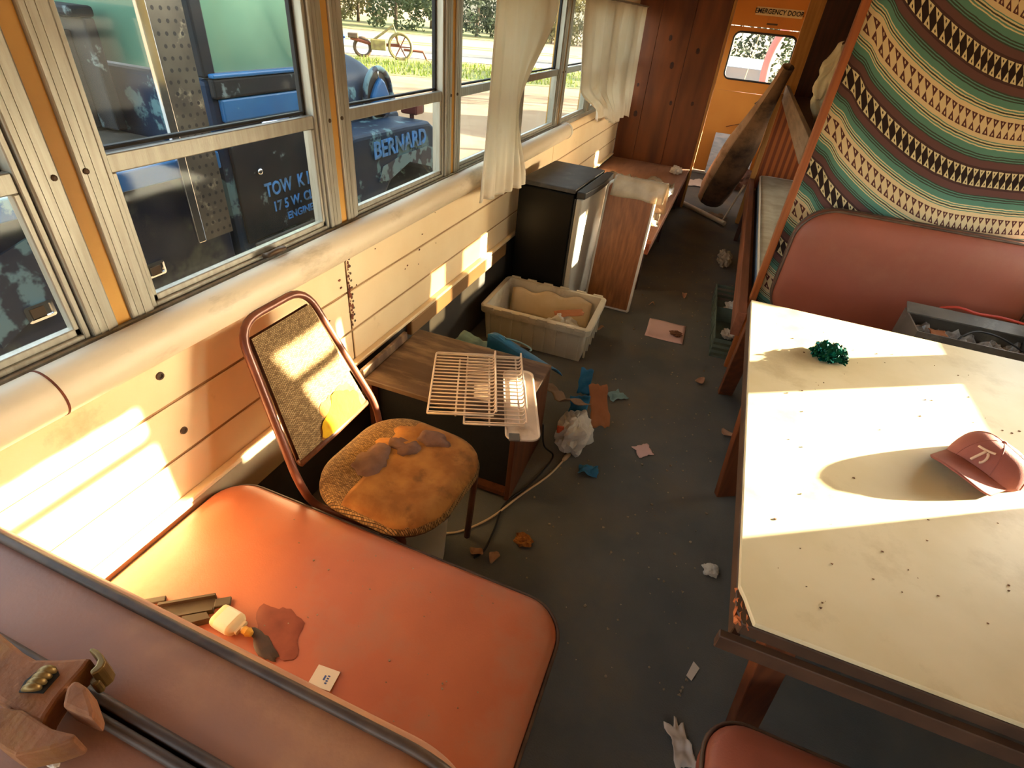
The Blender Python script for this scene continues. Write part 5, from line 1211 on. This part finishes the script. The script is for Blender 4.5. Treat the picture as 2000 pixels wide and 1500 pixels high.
# fender with wheel arch
arc = [(4.12+0.47*math.cos(t), 0.02+0.47*math.sin(t)) for t in [0.02+ (PI-0.04)*k/18 for k in range(19)]]
fo = [(3.20,0.30),(3.20,0.76),(3.40,0.80),(4.10,0.79),(4.48,0.77),(4.64,0.68),(4.71,0.50),(4.74,0.20),(4.74,0.0)] + arc + [(3.60,-0.25),(3.20,-0.25)]
build('front_fender', G().prism([(-3.02,y,z) for y,z in fo], (0.56,0,0)), 'truck_blue', TK, bevel=0.035, seg=3)
build('fender_wear', G().prism([(-2.457,y,z) for y,z in ((3.66,0.44),(3.72,0.54),(4.00,0.58),(4.42,0.58),(4.60,0.54),(4.67,0.36),(4.60,0.26),(4.48,0.40),(4.12,0.505),(3.80,0.42))], (0.004,0,0)), 'peeled_paint', TK)
text('lettering', 'BERNARD', 0.17, frame(Vector((-2.452,4.00,0.665)), (0,1,0.0), (0,0,1)), 'letter_blue', TK, 0.004, sx=1.05)
for (y, r) in ((4.12,0.46),(1.2,0.46)):
    wt = build('wheel', G().lathe([(0.20,0),(r-0.05,-0.0),(r,0.05),(r,0.22),(r-0.05,0.27),(0.20,0.27)], (0,0,0), 36, Matrix.Translation((-2.95,y,GZ+r)) @ Matrix.Rotation(PI/2,4,'Y')), 'tyre', TK, True, angle=40)
    build('rim', G().lathe([(0.20,0.0),(0.20,0.16),(0.06,0.20),(0.05,0.24)], (0,0,0), 24, Matrix.Translation((-2.95,y,GZ+r)) @ Matrix.Rotation(PI/2,4,'Y')), 'truck_dark', wt, True, angle=40)
build('marker_stalk', G().tube([(-2.66,4.52,0.75),(-2.66,4.52,0.80)], 0.02, 8), 'lamp_red', TK)
build('marker_lamp', G().box(-2.74,-2.58,4.46,4.59,0.80,0.92), 'lamp_red', TK, bevel=0.015)
build('marker_bezel', G().box(-2.735,-2.585,4.59,4.615,0.805,0.915), 'aluminium', TK, bevel=0.01)
tb_('bumper', -4.4, -2.5, 4.80, 4.92, -0.25, 0.05, 'truck_dark', 0.03)
# tool body behind the cab
tb_('tool_body', -4.5, SX, 0.40, 2.30, -0.35, 0.86, 'toolbox_navy', 0.015)
tb_('deck_plate', -4.5, SX+0.06, 0.40, 2.26, 0.865, 0.885, 'perf_plate', 0.004)
tb_('deck_lip', SX+0.061, SX+0.085, 0.40, 2.26, 0.80, 0.885, 'truck_bright', 0.006)
build('body_brace', G().prism([(SX+0.004,y,z) for y,z in ((1.02,0.30),(1.62,0.60),(1.66,0.78),(1.55,0.78),(1.02,0.62))], (0.012,0,0)), 'peeled_paint', TK)
for (y, z) in ((1.20,0.395),(1.77,0.375)):
    lt = build('latch_frame', G().rstack(0.115,0.075,0.012,[(0,0),(0,0.010),(0.012,0.012),(0.014,0.003)], frame(Vector((SX+0.017 if y < 1.5 else SX+0.001,y,z)), (0,1,0), (0,0,1)), 4), 'chrome', TK, False)
    build('latch_paddle', G().box(SX+0.021,SX+0.026,y-0.035,y+0.02,z-0.022,z+0.022), 'bolt_metal', lt)
tb_('head_board', -4.3, SX-0.55, 2.20, 2.26, 0.90, 1.42, 'truck_dark', 0.01)
for x in (-3.30,-3.55,-3.85): tb_('board_rib', x-0.03, x+0.03, 2.16, 2.20, 0.90, 1.36, 'dark_gasket', 0.008)
tb_('board_cap', -4.3, SX-0.55, 2.14, 2.27, 1.42, 1.47, 'truck_dark', 0.015)
# perforated plate leaning at the cab corner
pa = U(318,15,0,SX+0.10); pb2 = U(420,425,0,SX+0.10); 
Mp = frame(pa, Vector((0,1,0.0)), pb2-pa); 
if (Mp @ Vector((0,0,1)) - Mp.translation).x < 0: pass
LP = (pb2-pa).length + 0.10
pp = build('perforated_plate', G().box(-0.085,0.10,-0.25,LP,-0.006,0.006,Mp), 'perf_plate', TK)
sgn_ = 1 if (Mp @ Vector((0,0,1)) - Mp.translation).x > 0 else -1
g = G()
for i in range(22):
    for j in range(4):
        cx = -0.06 + j*0.042 + (0.021 if i % 2 else 0); cy = 0.0 + i*0.048
        if cx > 0.095: continue
        g.add([Mp @ Vector((cx+0.009*math.cos(2*PI*k/10), cy+0.009*math.sin(2*PI*k/10), sgn_*0.0068)) for k in range(10)], [tuple(range(10))])
o = build('plate_holes', g, 'dark_gasket', TK); o['kind'] = 'stuff'  # flat dark discs painting the shade of the holes
build('plate_edge', G().box(-0.135,-0.087,-0.25,LP,-0.012,0.012,Mp), 'chrome', TK, bevel=0.006)
build('hose', G().tube(smooth_path([(SX+0.10,1.50,0.93),(SX+0.13,1.47,0.80),(SX+0.12,1.50,0.66),(SX+0.09,1.57,0.56)]), 0.012, 8), 'perf_plate', TK, True)

# ------------------------------------------------------------------ behind the emergency door
mat('van_white', (236,234,228), (224,222,214), scale=2, rough=0.4); mat('van_glass', (96,104,108), rough=0.15)
vn = thing('white_pickup', 'white pickup truck standing beyond the emergency door window', 'truck', (-0.5,17.5,GZ))
def vb(name,x0,x1,y0,y1,z0,z1,m,bev=0.04): return build(name, G().box(x0,x1,y0,y1,GZ+z0,GZ+z1), m, vn, bevel=bev)
vb('truck_body',-1.3,0.55,15.5,20.2,0.45,1.15,'van_white',0.08); vb('truck_cab',-1.2,0.42,16.6,18.6,1.15,1.95,'van_white',0.12)
vb('rear_window',-1.05,0.28,16.57,16.6,1.25,1.8,'van_glass',0.01); vb('tailgate',-1.2,0.45,15.46,15.5,0.55,1.12,'van_white',0.02); vb('rear_bumper',-1.3,0.55,15.3,15.45,0.42,0.58,'aluminium',0.03)
for x in (-1.2,0.25):
    for y in (16.2,19.4): build('wheel', G().lathe([(0.1,0),(0.36,0),(0.38,0.04),(0.38,0.2),(0.36,0.22),(0.1,0.22)],(0,0,0),20,Matrix.Translation((x,y,GZ+0.38)) @ Matrix.Rotation(PI/2,4,'Y')), 'tyre', vn, True, angle=40)
mat('arch_red', (188,112,100), (170,96,86), scale=2, rough=0.6)
ra = thing('red_arch', 'faded red curved steel arch rising beside the white pickup', 'arch', (0.2,15.0,GZ))
build('curved_bar', G().tube(smooth_path([(0.55,14.6,GZ),(0.35,14.6,GZ+1.4),(0.30,14.7,GZ+2.2),(0.55,14.8,GZ+2.75),(1.3,15.0,GZ+2.95)]), 0.09, 8), 'arch_red', ra, True)
build('base_plate', G().box(0.35,0.75,14.4,14.8,GZ,GZ+0.03), 'arch_red', ra)
for i, (x, y, k, lb) in enumerate(((3.4,25,1,'sage bushy tree to the side of the white pickup'),(-4.5,38,2,'golden tree far beyond the white pickup'),(0.6,33,0,'dark green tree straight behind the white pickup'),(8,34,0,'dark tree at the far corner behind the pickup'))):
    tree(lb, (x,y,GZ), 5.0, 2.6, kinds[k][0], 60+i, 2200, 'yard_tree', 0.26)
